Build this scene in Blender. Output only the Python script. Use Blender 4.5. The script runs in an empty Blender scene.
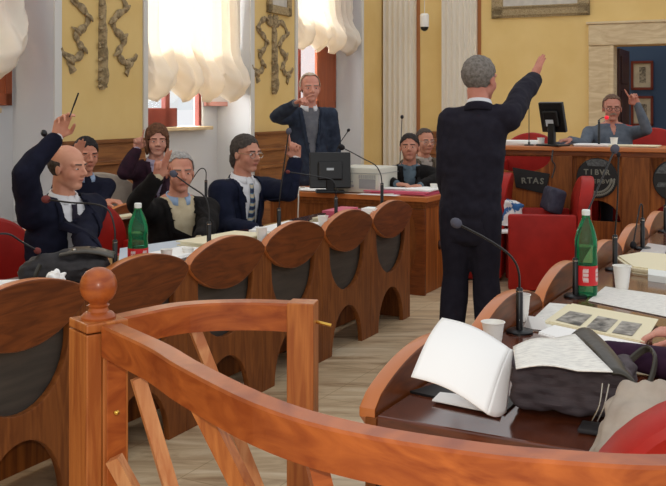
import bpy, bmesh, math, random
from mathutils import Vector, Matrix, noise
from mathutils.bvhtree import BVHTree
random.seed(7)
V = Vector
C = bpy.context.scene
COL = C.collection
F, CX, HY, CZ = 950.0, 333.0, 108.0, 1.5

def W(px, py, Y):
    """world point seen at photo pixel (px,py) at distance Y"""
    return V(((px-CX)/F*Y, Y, CZ-(py-HY)/F*Y))
def onz(px, py, z):
    return W(px, py, (CZ-z)*F/(py-HY))

# ------------------------------------------------------------ materials
def srgb(c):
    f = lambda v: v/12.92 if v <= .04045 else ((v+.055)/1.055)**2.4
    return tuple(f(x/255) for x in c)
def mat(name, rgb, rough=.5, metal=0, spec=.5, rgb2=None, scale=(5,5,5), detail=4, dist=0, bump=0, coat=0, trans=0, emit=0, alpha=1, sheen=0, lo=.35, hi=.65, ior=1.45):
    m = bpy.data.materials.new(name); m.use_nodes = True
    nt = m.node_tree; b = nt.nodes['Principled BSDF']
    col = srgb(rgb)
    b.inputs['Base Color'].default_value = (*col, 1)
    b.inputs['Roughness'].default_value = rough
    b.inputs['Metallic'].default_value = metal
    b.inputs['Specular IOR Level'].default_value = spec
    b.inputs['Coat Weight'].default_value = coat
    b.inputs['Coat Roughness'].default_value = .12
    b.inputs['Transmission Weight'].default_value = trans
    b.inputs['IOR'].default_value = ior
    b.inputs['Alpha'].default_value = alpha
    b.inputs['Sheen Weight'].default_value = sheen
    if emit:
        b.inputs['Emission Color'].default_value = (*col, 1); b.inputs['Emission Strength'].default_value = emit
    if rgb2 or bump:
        tc = nt.nodes.new('ShaderNodeTexCoord'); mp = nt.nodes.new('ShaderNodeMapping')
        mp.inputs['Scale'].default_value = scale
        nz = nt.nodes.new('ShaderNodeTexNoise'); nz.inputs['Scale'].default_value = 1; nz.inputs['Detail'].default_value = detail
        nz.inputs['Distortion'].default_value = dist
        nt.links.new(tc.outputs['Object'], mp.inputs['Vector']); nt.links.new(mp.outputs['Vector'], nz.inputs['Vector'])
        if rgb2:
            r = nt.nodes.new('ShaderNodeValToRGB')
            r.color_ramp.elements[0].position = lo; r.color_ramp.elements[1].position = hi
            r.color_ramp.elements[0].color = (*col, 1); r.color_ramp.elements[1].color = (*srgb(rgb2), 1)
            nt.links.new(nz.outputs['Fac'], r.inputs['Fac']); nt.links.new(r.outputs['Color'], b.inputs['Base Color'])
        if bump:
            bp = nt.nodes.new('ShaderNodeBump'); bp.inputs['Strength'].default_value = bump; bp.inputs['Distance'].default_value = .01
            nt.links.new(nz.outputs['Fac'], bp.inputs['Height']); nt.links.new(bp.outputs['Normal'], b.inputs['Normal'])
    return m

M = {}
M['yellow'] = mat('ochre_plaster', (226,196,132), .85, spec=.2, rgb2=(220,188,122), scale=(2,2,2))
M['pinkframe'] = mat('pinkish_frame', (206,150,140), .5)
M['milk'] = mat('hazy_glass', (244,240,238), .3, trans=.3, alpha=.8)
M['pale'] = mat('pale_plaster', (208,208,208), .85, spec=.2)
M['white_trim'] = mat('white_trim', (212,210,204), .6)
M['stone'] = mat('travertine', (216,196,158), .7, rgb2=(196,172,134), scale=(3,3,14), dist=1.5)
M['flute'] = mat('fluted_plaster', (226,218,202), .7)
M['rail'] = mat('rail_wood', (176,94,42), .34, rgb2=(136,62,26), scale=(5,5,14), dist=2.5, coat=.12, spec=.35, lo=.3, hi=.7)
M['rail_lt'] = mat('light_slat_wood', (206,146,96), .35, rgb2=(182,112,66), scale=(40,40,6), dist=1, coat=.3)
M['rail_post'] = mat('post_wood', (184,112,56), .36, rgb2=(152,82,38), scale=(40,40,3), dist=1.2, coat=.1, spec=.35)
M['lens'] = mat('lobe_wood', (126,66,28), .42, rgb2=(88,44,18), scale=(3,3,22), dist=2, coat=.08, spec=.3, lo=.3, hi=.7)
M['panelw'] = mat('panel_wood', (138,80,36), .48, rgb2=(108,58,24), scale=(26,26,3), dist=1.5, coat=.0, spec=.3)
M['edge'] = mat('edge_wood', (190,112,58), .38, coat=.15)
M['desk'] = mat('desk_top_wood', (104,52,30), .16, rgb2=(74,34,20), scale=(6,6,30), dist=1.5, coat=.5, lo=.3, hi=.7)
M['plank'] = mat('plank_wood', (170,98,42), .5, spec=.3, rgb2=(118,62,26), scale=(30,30,1.5), dist=.6)
M['wains'] = mat('wainscot_wood', (150,96,50), .5, rgb2=(118,70,36), scale=(2,2,30), dist=.8)
M['darkgrey'] = mat('dark_panel', (58,52,46), .6, rgb2=(74,66,58), scale=(3,3,30))
M['shutter'] = mat('shutter_wood', (160,82,42), .5, rgb2=(138,66,32), scale=(20,20,2))
M['redbrown'] = mat('window_frame_wood', (116,44,30), .5)
M['doorwood'] = mat('door_wood', (70,34,22), .4, rgb2=(50,24,16), scale=(20,20,2))
M['doorjamb'] = mat('door_jamb_wood', (136,78,38), .45, rgb2=(110,60,28), scale=(20,20,2))
M['blue'] = mat('blue_wall', (66,92,134), .8)
M['red'] = mat('red_leatherette', (166,34,26), .45, rgb2=(150,28,22), scale=(8,8,8), spec=.25)
M['black'] = mat('black_plastic', (18,18,20), .35)
M['blackmat'] = mat('black_foam', (26,24,28), .9)
M['greyfoam'] = mat('grey_foam', (78,78,90), .9)
M['redglow'] = mat('red_ring', (230,30,50), .4, emit=.5)
M['darkred'] = mat('dark_red_foam', (110,50,46), .9)
M['chrome'] = mat('metal', (190,185,175), .25, metal=1)
M['brass'] = mat('brass', (214,170,80), .25, metal=1)
M['paper'] = mat('white_paper', (246,245,242), .7, spec=.2)
M['paper_y'] = mat('cream_paper', (232,222,190), .7, spec=.2)
M['paper_b'] = mat('bluish_paper', (196,204,212), .7, spec=.2)
M['print'] = mat('printed_paper', (234,232,224), .7, rgb2=(206,204,198), scale=(40,300,40), lo=.5, hi=.6)
M['photo'] = mat('printed_photo', (66,62,58), .6, rgb2=(176,170,160), scale=(28,28,28))
M['pink'] = mat('pink_folder', (206,92,116), .6)
M['cup'] = mat('white_plastic_cup', (238,236,230), .45, spec=.5)
M['bottle'] = mat('green_bottle_plastic', (70,176,120), .06, trans=.85, spec=.6, ior=1.2)
M['water'] = mat('water_inside', (60,150,110), .02, trans=.9, ior=1.33)
M['label_red'] = mat('red_bottle_label', (206,36,42), .4)
M['label_white'] = mat('white_print', (236,232,228), .5)
M['capw'] = mat('white_cap', (232,236,232), .4)
M['bag'] = mat('black_nylon', (34,32,34), .7, bump=.25, scale=(30,30,30), rgb2=(46,43,45))
M['bag2'] = mat('dark_leather', (54,50,42), .42, bump=.15, scale=(40,40,40))
M['bag3'] = mat('charcoal_nylon', (76,66,70), .75, bump=.5, scale=(16,16,60), rgb2=(60,52,56))
M['beige'] = mat('beige_machine_plastic', (206,204,190), .5)
M['beige_d'] = mat('grey_print', (150,150,150), .5)
M['coat'] = mat('grey_beige_cloth', (168,156,142), .9, rgb2=(150,138,126), scale=(12,12,12), bump=.3)
M['curtain'] = None
M['frame'] = mat('gilded_grey_frame', (176,156,116), .5, rgb2=(138,116,80), scale=(60,60,60), bump=.5)
M['canvas'] = mat('pale_canvas', (204,198,186), .8, rgb2=(186,180,170), scale=(9,9,9))
M['ornament'] = mat('painted_ornament', (124,106,76), .8, rgb2=(170,148,110), scale=(26,26,26), lo=.4, hi=.6)
M['orn_d'] = mat('ornament_shadow_paint', (134,88,48), .8)
M['slate'] = mat('blackened_iron', (22,22,22), .5)
M['letter'] = mat('grey_letters', (122,120,108), .6)
M['granite'] = mat('grey_plaque_stone', (96,98,98), .6, rgb2=(60,62,62), scale=(60,60,60))
M['cable'] = mat('white_cable', (206,200,186), .5)
M['screen'] = mat('label_sticker', (190,196,200), .5)

def floor_mat():
    m = bpy.data.materials.new('veined_marble_floor'); m.use_nodes = True
    nt = m.node_tree; b = nt.nodes['Principled BSDF']; N = nt.nodes.new; L = nt.links.new
    tc = N('ShaderNodeTexCoord'); mp = N('ShaderNodeMapping'); mp.inputs['Rotation'].default_value = (0,0,math.radians(-62)); mp.inputs['Scale'].default_value = (.9,5.0,1)
    L(tc.outputs['Object'], mp.inputs['Vector'])
    nz = N('ShaderNodeTexNoise'); nz.inputs['Scale'].default_value = 1.6; nz.inputs['Detail'].default_value = 9; nz.inputs['Distortion'].default_value = 1.2; nz.inputs['Roughness'].default_value = .65
    L(mp.outputs['Vector'], nz.inputs['Vector'])
    r = N('ShaderNodeValToRGB'); e = r.color_ramp.elements
    e[0].position = .33; e[0].color = (*srgb((160,130,98)),1); e[1].position = .68; e[1].color = (*srgb((234,216,186)),1)
    k = e.new(.5); k.color = (*srgb((212,188,152)),1)
    L(nz.outputs['Fac'], r.inputs['Fac'])
    br = N('ShaderNodeTexBrick'); br.inputs['Color1'].default_value = (1,1,1,1); br.inputs['Color2'].default_value = (.9,.89,.87,1); br.inputs['Mortar'].default_value = (.62,.58,.5,1)
    br.inputs['Scale'].default_value = 1; br.inputs['Mortar Size'].default_value = .003; br.inputs['Brick Width'].default_value = 1.2; br.inputs['Row Height'].default_value = .4; br.inputs['Mortar Smooth'].default_value = .5
    m2 = N('ShaderNodeMapping'); m2.inputs['Rotation'].default_value = (0,0,math.radians(-62)); L(tc.outputs['Object'], m2.inputs['Vector']); L(m2.outputs['Vector'], br.inputs['Vector'])
    mx = N('ShaderNodeMix'); mx.data_type = 'RGBA'; mx.blend_type = 'MULTIPLY'; mx.inputs[0].default_value = 1
    L(r.outputs['Color'], mx.inputs[6]); L(br.outputs['Color'], mx.inputs[7]); L(mx.outputs[2], b.inputs['Base Color'])
    b.inputs['Roughness'].default_value = .32
    return m
M['floor'] = floor_mat()
def curtain_mat():
    m = bpy.data.materials.new('cream_sheer_fabric'); m.use_nodes = True
    nt = m.node_tree; b = nt.nodes['Principled BSDF']; N = nt.nodes.new; L = nt.links.new
    b.inputs['Base Color'].default_value = (*srgb((246,240,228)),1); b.inputs['Roughness'].default_value = .9
    t = N('ShaderNodeBsdfTranslucent'); t.inputs['Color'].default_value = (*srgb((254,246,234)),1)
    mx = N('ShaderNodeMixShader'); mx.inputs[0].default_value = .42
    L(b.outputs[0], mx.inputs[1]); L(t.outputs[0], mx.inputs[2]); L(mx.outputs[0], nt.nodes['Material Output'].inputs[0])
    return m
M['curtain'] = curtain_mat()
def glass_mat():
    m = bpy.data.materials.new('window_glass'); m.use_nodes = True
    nt = m.node_tree; N = nt.nodes.new; L = nt.links.new
    g = N('ShaderNodeBsdfGlossy'); g.inputs['Roughness'].default_value = .02
    t = N('ShaderNodeBsdfTransparent'); t.inputs['Color'].default_value = (.95,.97,.98,1)
    mx = N('ShaderNodeMixShader'); mx.inputs[0].default_value = .93
    L(g.outputs[0], mx.inputs[1]); L(t.outputs[0], mx.inputs[2]); L(mx.outputs[0], nt.nodes['Material Output'].inputs[0])
    return m
M['glass'] = glass_mat()
def tinted(name, tint, surf, mixf, rough=.06):
    m = bpy.data.materials.new(name); m.use_nodes = True
    nt = m.node_tree; b = nt.nodes['Principled BSDF']; N = nt.nodes.new; L = nt.links.new
    b.inputs['Base Color'].default_value = (*srgb(surf),1); b.inputs['Roughness'].default_value = rough; b.inputs['Coat Weight'].default_value = 1
    t = N('ShaderNodeBsdfTransparent'); t.inputs['Color'].default_value = (*tint,1)
    fr = N('ShaderNodeFresnel'); fr.inputs[0].default_value = 1.5
    ad = N('ShaderNodeMath'); ad.operation='ADD'; ad.inputs[1].default_value = mixf; L(fr.outputs[0], ad.inputs[0])
    mx = N('ShaderNodeMixShader'); L(ad.outputs[0], mx.inputs[0]); L(t.outputs[0], mx.inputs[1]); L(b.outputs[0], mx.inputs[2]); L(mx.outputs[0], nt.nodes['Material Output'].inputs[0])
    return m
M['bottle'] = tinted('green_bottle_plastic', (.60,.90,.76), (60,180,130), .10)
M['water'] = tinted('bottle_water', (.84,.97,.90), (70,160,110), .02)
def plaid_mat():
    m = bpy.data.materials.new('brown_plaid'); m.use_nodes = True
    nt = m.node_tree; b = nt.nodes['Principled BSDF']; N = nt.nodes.new; L = nt.links.new
    tc = N('ShaderNodeTexCoord'); cur = None
    mp = N('ShaderNodeMapping'); mp.inputs['Rotation'].default_value = (0,math.radians(28),0); L(tc.outputs['Object'], mp.inputs['Vector'])
    sp = N('ShaderNodeSeparateXYZ'); L(mp.outputs['Vector'], sp.inputs[0])
    def band(o):
        a = N('ShaderNodeMath'); a.operation = 'MULTIPLY'; a.inputs[1].default_value = 8; L(o, a.inputs[0])
        f = N('ShaderNodeMath'); f.operation = 'FRACT'; L(a.outputs[0], f.inputs[0])
        g = N('ShaderNodeMath'); g.operation = 'LESS_THAN'; g.inputs[1].default_value = .1; L(f.outputs[0], g.inputs[0]); return g.outputs[0]
    mxm = N('ShaderNodeMath'); mxm.operation = 'MAXIMUM'; L(band(sp.outputs[0]), mxm.inputs[0]); L(band(sp.outputs[2]), mxm.inputs[1])
    mx = N('ShaderNodeMix'); mx.data_type = 'RGBA'; mx.inputs[6].default_value = (*srgb((92,52,40)),1); mx.inputs[7].default_value = (*srgb((186,170,150)),1)
    L(mxm.outputs[0], mx.inputs[0]); L(mx.outputs[2], b.inputs['Base Color']); b.inputs['Roughness'].default_value = .9
    return m
M['plaid'] = plaid_mat()

# ------------------------------------------------------------ object helpers
def link(name, me, m, parent=None, loc=None, smooth=True):
    o = bpy.data.objects.new(name, me); COL.objects.link(o)
    if m is not None and not me.materials: me.materials.append(m)
    if parent is not None:
        o.parent = parent
    if loc is not None: o.location = loc
    if smooth and len(me.polygons):
        me.polygons.foreach_set('use_smooth', [True]*len(me.polygons))
        try: me.set_sharp_from_angle(angle=math.radians(38))
        except Exception: pass
    return o
def tomesh(name, bm, origin=None):
    if origin is not None:
        bmesh.ops.translate(bm, verts=bm.verts, vec=-V(origin))
    bmesh.ops.recalc_face_normals(bm, faces=bm.faces)
    me = bpy.data.meshes.new(name); bm.to_mesh(me); bm.free(); return me
def obj(name, bm, m, parent=None, origin=None, smooth=True):
    """mesh given in world coordinates when the parent's rotation is zero; origin = object's location"""
    if origin is None and parent is not None: origin = parent_world(parent)
    if origin is None:
        zs = min(v.co.z for v in bm.verts); n = len(bm.verts)
        origin = V((sum(v.co.x for v in bm.verts)/n, sum(v.co.y for v in bm.verts)/n, zs))
    me = tomesh(name, bm, origin)
    o = link(name, me, m, parent, None, smooth)
    if parent is None: o.location = origin
    return o
def parent_world(p):
    w = V((0,0,0))
    while p is not None:
        w += p.location; p = p.parent
    return w
def lobj(name, bm, m, parent, smooth=True):
    """mesh given in the parent's local coordinates"""
    return link(name, tomesh(name, bm), m, parent, None, smooth)
def thing(name, label, cat, loc=(0,0,0), rz=0, group=None):
    o = bpy.data.objects.new(name, None); COL.objects.link(o); o.location = loc; o.rotation_euler = (0,0,rz)
    o['label'] = label; o['category'] = cat
    if group: o['group'] = group
    return o
def tag(o, label, cat, group=None):
    o['label'] = label; o['category'] = cat
    if group: o['group'] = group
    return o
def struct(o):
    o['kind'] = 'structure'; return o
def dup(root, loc, rz, label=None):
    r = root.copy(); COL.objects.link(r); r.location = loc; r.rotation_euler = (0,0,rz)
    if label: r['label'] = label
    for ch in root.children:
        c = ch.copy(); COL.objects.link(c); c.parent = r
        for g in ch.children:
            d = g.copy(); COL.objects.link(d); d.parent = c
    return r

def box(bm, c, s, R=None, bev=0):
    r = bmesh.ops.create_cube(bm, size=1); vs = r['verts']
    for v in vs:
        v.co = V((v.co.x*s[0], v.co.y*s[1], v.co.z*s[2]))
    if bev:
        es = list({e for v in vs for e in v.link_edges})
        rr = bmesh.ops.bevel(bm, geom=es, offset=bev, segments=2, profile=.5, affect='EDGES')
        vs = list({v for f in rr['faces'] for v in f.verts} | {v for v in vs if v.is_valid})
    for v in vs:
        co = v.co.copy()
        if R is not None: co = R @ co
        v.co = co + V(c)
    return vs
def bxyz(bm, x0,x1,y0,y1,z0,z1, bev=0):
    return box(bm, ((x0+x1)/2,(y0+y1)/2,(z0+z1)/2), (abs(x1-x0),abs(y1-y0),abs(z1-z0)), None, bev)
def xf(bm, fn):
    for v in bm.verts: v.co = V(fn(v.co))
    return bm
def prism(bm, pts, dvec):
    """closed polygon pts extruded by dvec"""
    n = len(pts); a = [bm.verts.new(V(p)) for p in pts]; b = [bm.verts.new(V(p)+V(dvec)) for p in pts]
    bm.faces.new(a); bm.faces.new(b[::-1])
    for i in range(n):
        j = (i+1) % n; bm.faces.new((a[i], a[j], b[j], b[i]))
def sweep(bm, pts, prof, ups=None, closed_prof=True):
    """sweep a 2D profile [(side,up)] along 3D pts; up stays as given (default z)"""
    rings = []
    n = len(pts)
    for i, p in enumerate(pts):
        t = (pts[min(i+1,n-1)]-pts[max(i-1,0)]).normalized()
        up = ups if ups is not None else V((0,0,1))
        s = t.cross(up).normalized(); up2 = s.cross(t).normalized()
        rings.append([bm.verts.new(p + s*a + up2*b) for a, b in prof])
    m = len(prof)
    for i in range(n-1):
        for j in range(m):
            k = (j+1) % m; bm.faces.new((rings[i][j], rings[i][k], rings[i+1][k], rings[i+1][j]))
    bm.faces.new(rings[0][::-1]); bm.faces.new(rings[-1])
def catmull(pts, n=6):
    pts = [V(p) for p in pts]; out = []
    P = [2*pts[0]-pts[1]] + pts + [2*pts[-1]-pts[-2]]
    for i in range(1, len(P)-2):
        p0,p1,p2,p3 = P[i-1:i+3]
        for k in range(n):
            t = k/n
            out.append(.5*((2*p1)+(-p0+p2)*t+(2*p0-5*p1+4*p2-p3)*t*t+(-p0+3*p1-3*p2+p3)*t**3))
    out.append(pts[-1]); return out
def tube(bm, pts, r, seg=8, flat=1):
    pts = [V(p) for p in pts]; n = len(pts); rings = []; prev = None
    for i, p in enumerate(pts):
        t = (pts[min(i+1,n-1)]-pts[max(i-1,0)]).normalized()
        a = prev if prev is not None else (V((0,0,1)) if abs(t.z) < .9 else V((1,0,0)))
        s = (a - t*a.dot(t)).normalized(); prev = s; q = t.cross(s)
        rr = r[i] if isinstance(r, (list,tuple)) else r
        rings.append([bm.verts.new(p + s*math.cos(2*math.pi*k/seg)*rr + q*math.sin(2*math.pi*k/seg)*rr*flat) for k in range(seg)])
    for i in range(n-1):
        for j in range(seg):
            k = (j+1) % seg; bm.faces.new((rings[i][j], rings[i][k], rings[i+1][k], rings[i+1][j]))
    bm.faces.new(rings[0][::-1]); bm.faces.new(rings[-1])
def lathe(bm, prof, c=(0,0,0), seg=20, caps=True, axis=None):
    """prof = [(radius, z)]"""
    rings = []
    R = None
    if axis is not None: R = V((0,0,1)).rotation_difference(V(axis)).to_matrix()
    for r, z in prof:
        ring = []
        for k in range(seg):
            a = 2*math.pi*k/seg; p = V((r*math.cos(a), r*math.sin(a), z))
            if R: p = R @ p
            ring.append(bm.verts.new(p+V(c)))
        rings.append(ring)
    for i in range(len(rings)-1):
        for j in range(seg):
            k = (j+1) % seg; bm.faces.new((rings[i][j], rings[i][k], rings[i+1][k], rings[i+1][j]))
    if caps:
        bm.faces.new(rings[0][::-1]); bm.faces.new(rings[-1])
def ell(bm, c, r, R=None, sub=3):
    g = bmesh.ops.create_icosphere(bm, subdivisions=sub, radius=1)
    for v in g['verts']:
        p = V((v.co.x*r[0], v.co.y*r[1], v.co.z*r[2]))
        if R is not None: p = R @ p
        v.co = p + V(c)
    return g['verts']
def rcone(bm, a, b, ra, rb, sub=2):
    """two spheres and their hull"""
    a, b = V(a), V(b)
    if (a-b).length < 1e-5: ell(bm, a, (ra,ra,ra), None, sub); return
    t = bmesh.new()
    ell(t, a, (ra,)*3, None, sub); ell(t, b, (rb,)*3, None, sub)
    h = bmesh.ops.convex_hull(t, input=t.verts)
    drop = [g for g in set(h['geom_interior'])|set(h['geom_unused']) if isinstance(g, bmesh.types.BMVert) and g.is_valid]
    bmesh.ops.delete(t, geom=drop, context='VERTS')
    me = bpy.data.meshes.new('t'); t.to_mesh(me); t.free(); bm.from_mesh(me); bpy.data.meshes.remove(me)
def remeshed(bm, voxel, smooth=4, fac=.5):
    me = bpy.data.meshes.new('tmp'); bm.to_mesh(me); bm.free()
    o = bpy.data.objects.new('tmp', me); COL.objects.link(o)
    m = o.modifiers.new('r', 'REMESH'); m.mode = 'VOXEL'; m.voxel_size = voxel
    if smooth:
        s = o.modifiers.new('s', 'SMOOTH'); s.factor = fac; s.iterations = smooth
    dg = bpy.context.evaluated_depsgraph_get()
    ev = o.evaluated_get(dg); out = bpy.data.meshes.new_from_object(ev)
    bpy.data.objects.remove(o); bpy.data.meshes.remove(me)
    b = bmesh.new(); b.from_mesh(out); bpy.data.meshes.remove(out); return b
def plate(outline, holes, t, bev=.003):
    """flat board in local x,z with holes, thickness t along y (0..t); returns bmesh"""
    cu = bpy.data.curves.new('c', 'CURVE'); cu.dimensions = '2D'; cu.fill_mode = 'BOTH'
    cu.extrude = t/2-bev; cu.bevel_depth = bev; cu.bevel_resolution = 1; cu.offset = -bev
    for poly in [outline]+holes:
        sp = cu.splines.new('POLY'); sp.points.add(len(poly)-1); sp.use_cyclic_u = True
        for p, (x, z) in zip(sp.points, poly): p.co = (x, z, 0, 1)
    o = bpy.data.objects.new('c', cu); COL.objects.link(o)
    dg = bpy.context.evaluated_depsgraph_get(); me = bpy.data.meshes.new_from_object(o.evaluated_get(dg))
    b = bmesh.new(); b.from_mesh(me); bpy.data.meshes.remove(me); bpy.data.objects.remove(o); bpy.data.curves.remove(cu)
    for v in b.verts: v.co = V((v.co.x, t/2 - v.co.z, v.co.y))
    return b
def textmesh(s, size, depth, bold=False):
    cu = bpy.data.curves.new('t', 'FONT'); cu.body = s; cu.size = size; cu.extrude = depth; cu.align_x = 'CENTER'; cu.align_y = 'CENTER'
    cu.resolution_u = 3; cu.offset = size*.025 if bold else 0
    o = bpy.data.objects.new('t', cu); COL.objects.link(o)
    dg = bpy.context.evaluated_depsgraph_get(); me = bpy.data.meshes.new_from_object(o.evaluated_get(dg))
    b = bmesh.new(); b.from_mesh(me); bpy.data.meshes.remove(me); bpy.data.objects.remove(o); bpy.data.curves.remove(cu)
    return b
def merge(dst, src):
    me = bpy.data.meshes.new('m'); src.to_mesh(me); src.free(); dst.from_mesh(me); bpy.data.meshes.remove(me)
def frame(o, ux, uy):
    """local (x,y,z) -> world"""
    o, ux, uy = V(o), V(ux), V(uy)
    return lambda p: o + ux*p[0] + uy*p[1] + V((0,0,1))*p[2]
# ============================================================ ROOM
O = V((.77,14.63,0)); WU = V((.402,.916,0)).normalized(); WV = V((-WU.y, WU.x, 0))   # along the left wall / into it
BU = V((WU.y,-WU.x,0))                                                             # along the back wall, to the right
LW = frame(O, WU, WV)        # x = along (negative towards the camera), y = depth into the wall
BW = frame(O, BU, WU)        # x = along to the right, y = into the wall
H = 3.9
def wbox(fr, x0,x1,y0,y1,z0,z1, bev=0, bm=None):
    b = bm or bmesh.new(); t = bmesh.new(); bxyz(t, x0,x1,y0,y1,z0,z1,bev); xf(t, fr); merge(b, t); return b
b = bmesh.new(); bxyz(b, -9,11,-3.5,19,-.1,0); struct(obj('floor', b, M['floor'], smooth=False))
ND = .42
niches = [(-9.6,-7.553),(-6.25,-4.25),(-3.03,-.906)]
b = bmesh.new()
xs = [-17.5] + [x for n in niches for x in n] + [0]
for i in range(0, len(xs), 2):
    x0, x1 = xs[i], xs[i+1]
    wbox(LW, x0, x1 if i < len(xs)-2 else .3, 0, .55, 0, H, 0, b)
struct(obj('wall_left', b, M['yellow'], smooth=False))
# niche backs: pale wall with a window opening
b = bmesh.new(); T = bmesh.new()
WIN = []
zs = [1.5,1.30,1.5]
def lwx(px, dep=0):
    k=(px-333)/F; o=O+WV*dep; return (k*o.y-o.x)/(WU.x-k*WU.y)
for (x0,x1), zsill, wpx in zip(niches, zs, (None,203,None)):
    w0, w1 = x0+.16, (x1-.30 if wpx is None else lwx(wpx,ND))
    WIN.append((w0,w1,zsill))
    for (a0,a1,z0,z1) in ((x0,w0,0,H),(w1,x1,0,H),(w0,w1,0,zsill),(w0,w1,3.5,H)):
        wbox(LW, a0,a1, ND, ND+.12, z0, z1, 0, b)
    for xx, sgn in ((x0,1),(x1,-1)):   # reveal lining
        wbox(LW, xx, xx+sgn*.012, .0, ND, 0, H, 0, b)
    for xx, sgn in ((x0,-1),(x1,1)):   # narrow white trim strips round the niche mouth
        wbox(LW, xx-.012, xx+sgn*.075, -.018, -.002, 0, H, 0, T)
struct(obj('wall_niche', b, M['pale'], smooth=False)); struct(obj('trim_1', T, M['white_trim'], smooth=False))
# windows
for i, (w0,w1,zsill) in enumerate(WIN):
    wb = bmesh.new(); y0 = ND+.02; y1 = ND+.08; wm = w0+.85 if i==1 else (w0+w1)/2
    bot = .20 if i==1 else .1
    for (a0,a1,z0,z1) in ((w0,w0+.06,zsill,3.5),(w1-.05,w1,zsill,3.5),(wm-.04,wm+.04,zsill,3.5),(w0,(lwx(179,ND) if i==1 else w1),zsill,zsill+bot),(w0,w1,3.43,3.5),(w0,w1,2.4,2.45)):
        wbox(LW, a0,a1,y0,y1,z0,z1,.006,wb)
    root = obj('window_%d' % (i+1), wb, M['redbrown'], smooth=False); struct(root)
    g = bmesh.new(); wbox(LW, w0+.05,w1-.04,ND+.045,ND+.05,zsill+bot-.02,3.45,0,g); obj('window_pane', g, M['glass'], root, smooth=False)
    s = bmesh.new(); wbox(LW, w0-.08,w1+.06,ND-.1,ND+.0,zsill-.04,zsill,.006,s); obj('window_sill', s, M['stone'], root, smooth=False)
    if i==1:   # casement leaf swung open into the niche
        d = (WU*.95-WV*.3).normalized(); fr = frame(LW((w1,ND-.02,0)), d, V((-d.y,d.x,0)))
        c = bmesh.new()
        for (a0,a1,z0,z1) in ((0,.05,1.52,3.4),(.36,.41,1.52,3.4),(0,.41,1.52,1.57),(0,.41,3.35,3.4)): wbox(fr, a0,a1,-.018,.018,z0,z1,.004,c)
        lf = obj('casement_leaf', c, M['pinkframe'], root, smooth=False)
        g = bmesh.new(); wbox(fr, .04,.37,-.003,.003,1.55,3.36,0,g); obj('leaf_pane', g, M['milk'], lf, smooth=False)
# opened inner shutters (folded against the reveals)
def shutter(x, w, ang, z0, z1, label, m=M['shutter']):
    """leaf hinged at x on the niche back, swung into the niche"""
    root = thing('window_shutter', label, 'shutter', LW((x, ND-.02, z0)))
    d = WU*math.cos(ang) - WV*math.sin(ang); nrm = V((-d.y,d.x,0))
    fr = frame(LW((x,ND-.03,0)), d, nrm)
    f = bmesh.new()
    for (a0,a1,b0,b1) in ((0,.08,z0,z1),(w-.08,w,z0,z1),(0,w,z0,z0+.1),(0,w,z1-.1,z1),(0,w,(z0+z1)/2-.05,(z0+z1)/2+.05)):
        wbox(fr, a0,a1,-.02,.02,b0,b1,.004,f)
    obj('shutter_frame', f, m, root, smooth=False)
    for (b0,b1) in ((z0+.1,(z0+z1)/2-.05),((z0+z1)/2+.05,z1-.1)):
        p = bmesh.new(); wbox(fr, .07,w-.07,-.012,.012,b0,b1,0,p); obj('shutter_panel', p, m, root, smooth=False)
shutter(lwx(333,ND), .78, math.radians(176), 1.5, 3.3, 'brown panelled wooden shutter behind the head of the standing pointing man')
shutter(lwx(7.5,ND), .6, math.radians(176), 1.52, 3.3, 'brown wooden shutter edge under the curtain at far left')
# back wall with door opening
D0, D1 = 3.43, 4.75
ZL = 2.37
b = bmesh.new()
wbox(BW, -.3, D0, 0, .3, 0, H, 0, b); wbox(BW, D1, 8.5, 0, .3, 0, H, 0, b); wbox(BW, D0, D1, 0, .3, ZL, H, 0, b)
struct(obj('wall_back', b, M['yellow'], smooth=False))
b = bmesh.new()
wbox(BW, D0-.33, D0, -.06, .3, 0, ZL, .01, b); wbox(BW, D1, D1+.33, -.06, .3, 0, ZL, .01, b); wbox(BW, D0-.33, D1+.33, -.08, .3, ZL+.002, ZL+.30, .012, b)
wbox(BW, D0-.36, D1+.36, -.1, .0, ZL+.30, ZL+.335, .008, b)
wbox(BW, D0-.05, D0+.012, -.075, .3, 0, ZL, .008, b)
struct(obj('trim_2', b, M['stone'], smooth=False))
# corridor behind
b = bmesh.new()
wbox(BW, 2.6, 7.0, 1.9, 2.0, 0, 3.2, 0, b)
struct(obj('wall_corridor', b, M['blue'], smooth=False))
b = bmesh.new(); wbox(BW, 2.6, 7.0, .3, 2.0, 2.9, 3.0, 0, b); struct(obj('ceiling', b, M['pale'], smooth=False)) if 0 else b.free()
# open door leaf, seen inside the opening
d1 = thing('door_1', 'x', 'door'); del d1['label']; del d1['category']; struct(d1)
b = bmesh.new()
fr = frame(BW((D0+.03,.30,0)), (BU*.04+WU).normalized(), (BU-WU*.04).normalized())
wbox(fr, 0,.88,-.02,.02,.36,ZL-.02,.004,b)
for z0,z1 in ((.5,1.1),(1.2,1.75),(1.85,2.25)):
    wbox(fr, .12,.76,-.035,-.02,z0,z1,.01,b); wbox(fr, .12,.76,.02,.035,z0,z1,.01,b)
obj('door_leaf', b, M['doorwood'], d1, smooth=False)
b = bmesh.new(); wbox(BW, D0+.86,D0+.98,1.55,1.9,.36,2.6,.006,b); obj('door_casing', b, M['doorjamb'], d1, smooth=False)
d2 = thing('door_2', 'x', 'door'); del d2['label']; del d2['category']; struct(d2)
b = bmesh.new(); fr2 = frame(BW((D0+1.28,.3,0)), (WU*.95-BU*.3).normalized(), (BU*.95+WU*.3).normalized())
b = bmesh.new(); wbox(BW, D0+.86+.0, D1, .3,.34,.36,.37,0,b)
wbox(BW, D0+.80+.12, D1-.0, .18,.26,.36,ZL,.006,b)
obj('door_leaf', b, M['doorjamb'], d2, smooth=False)
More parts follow.
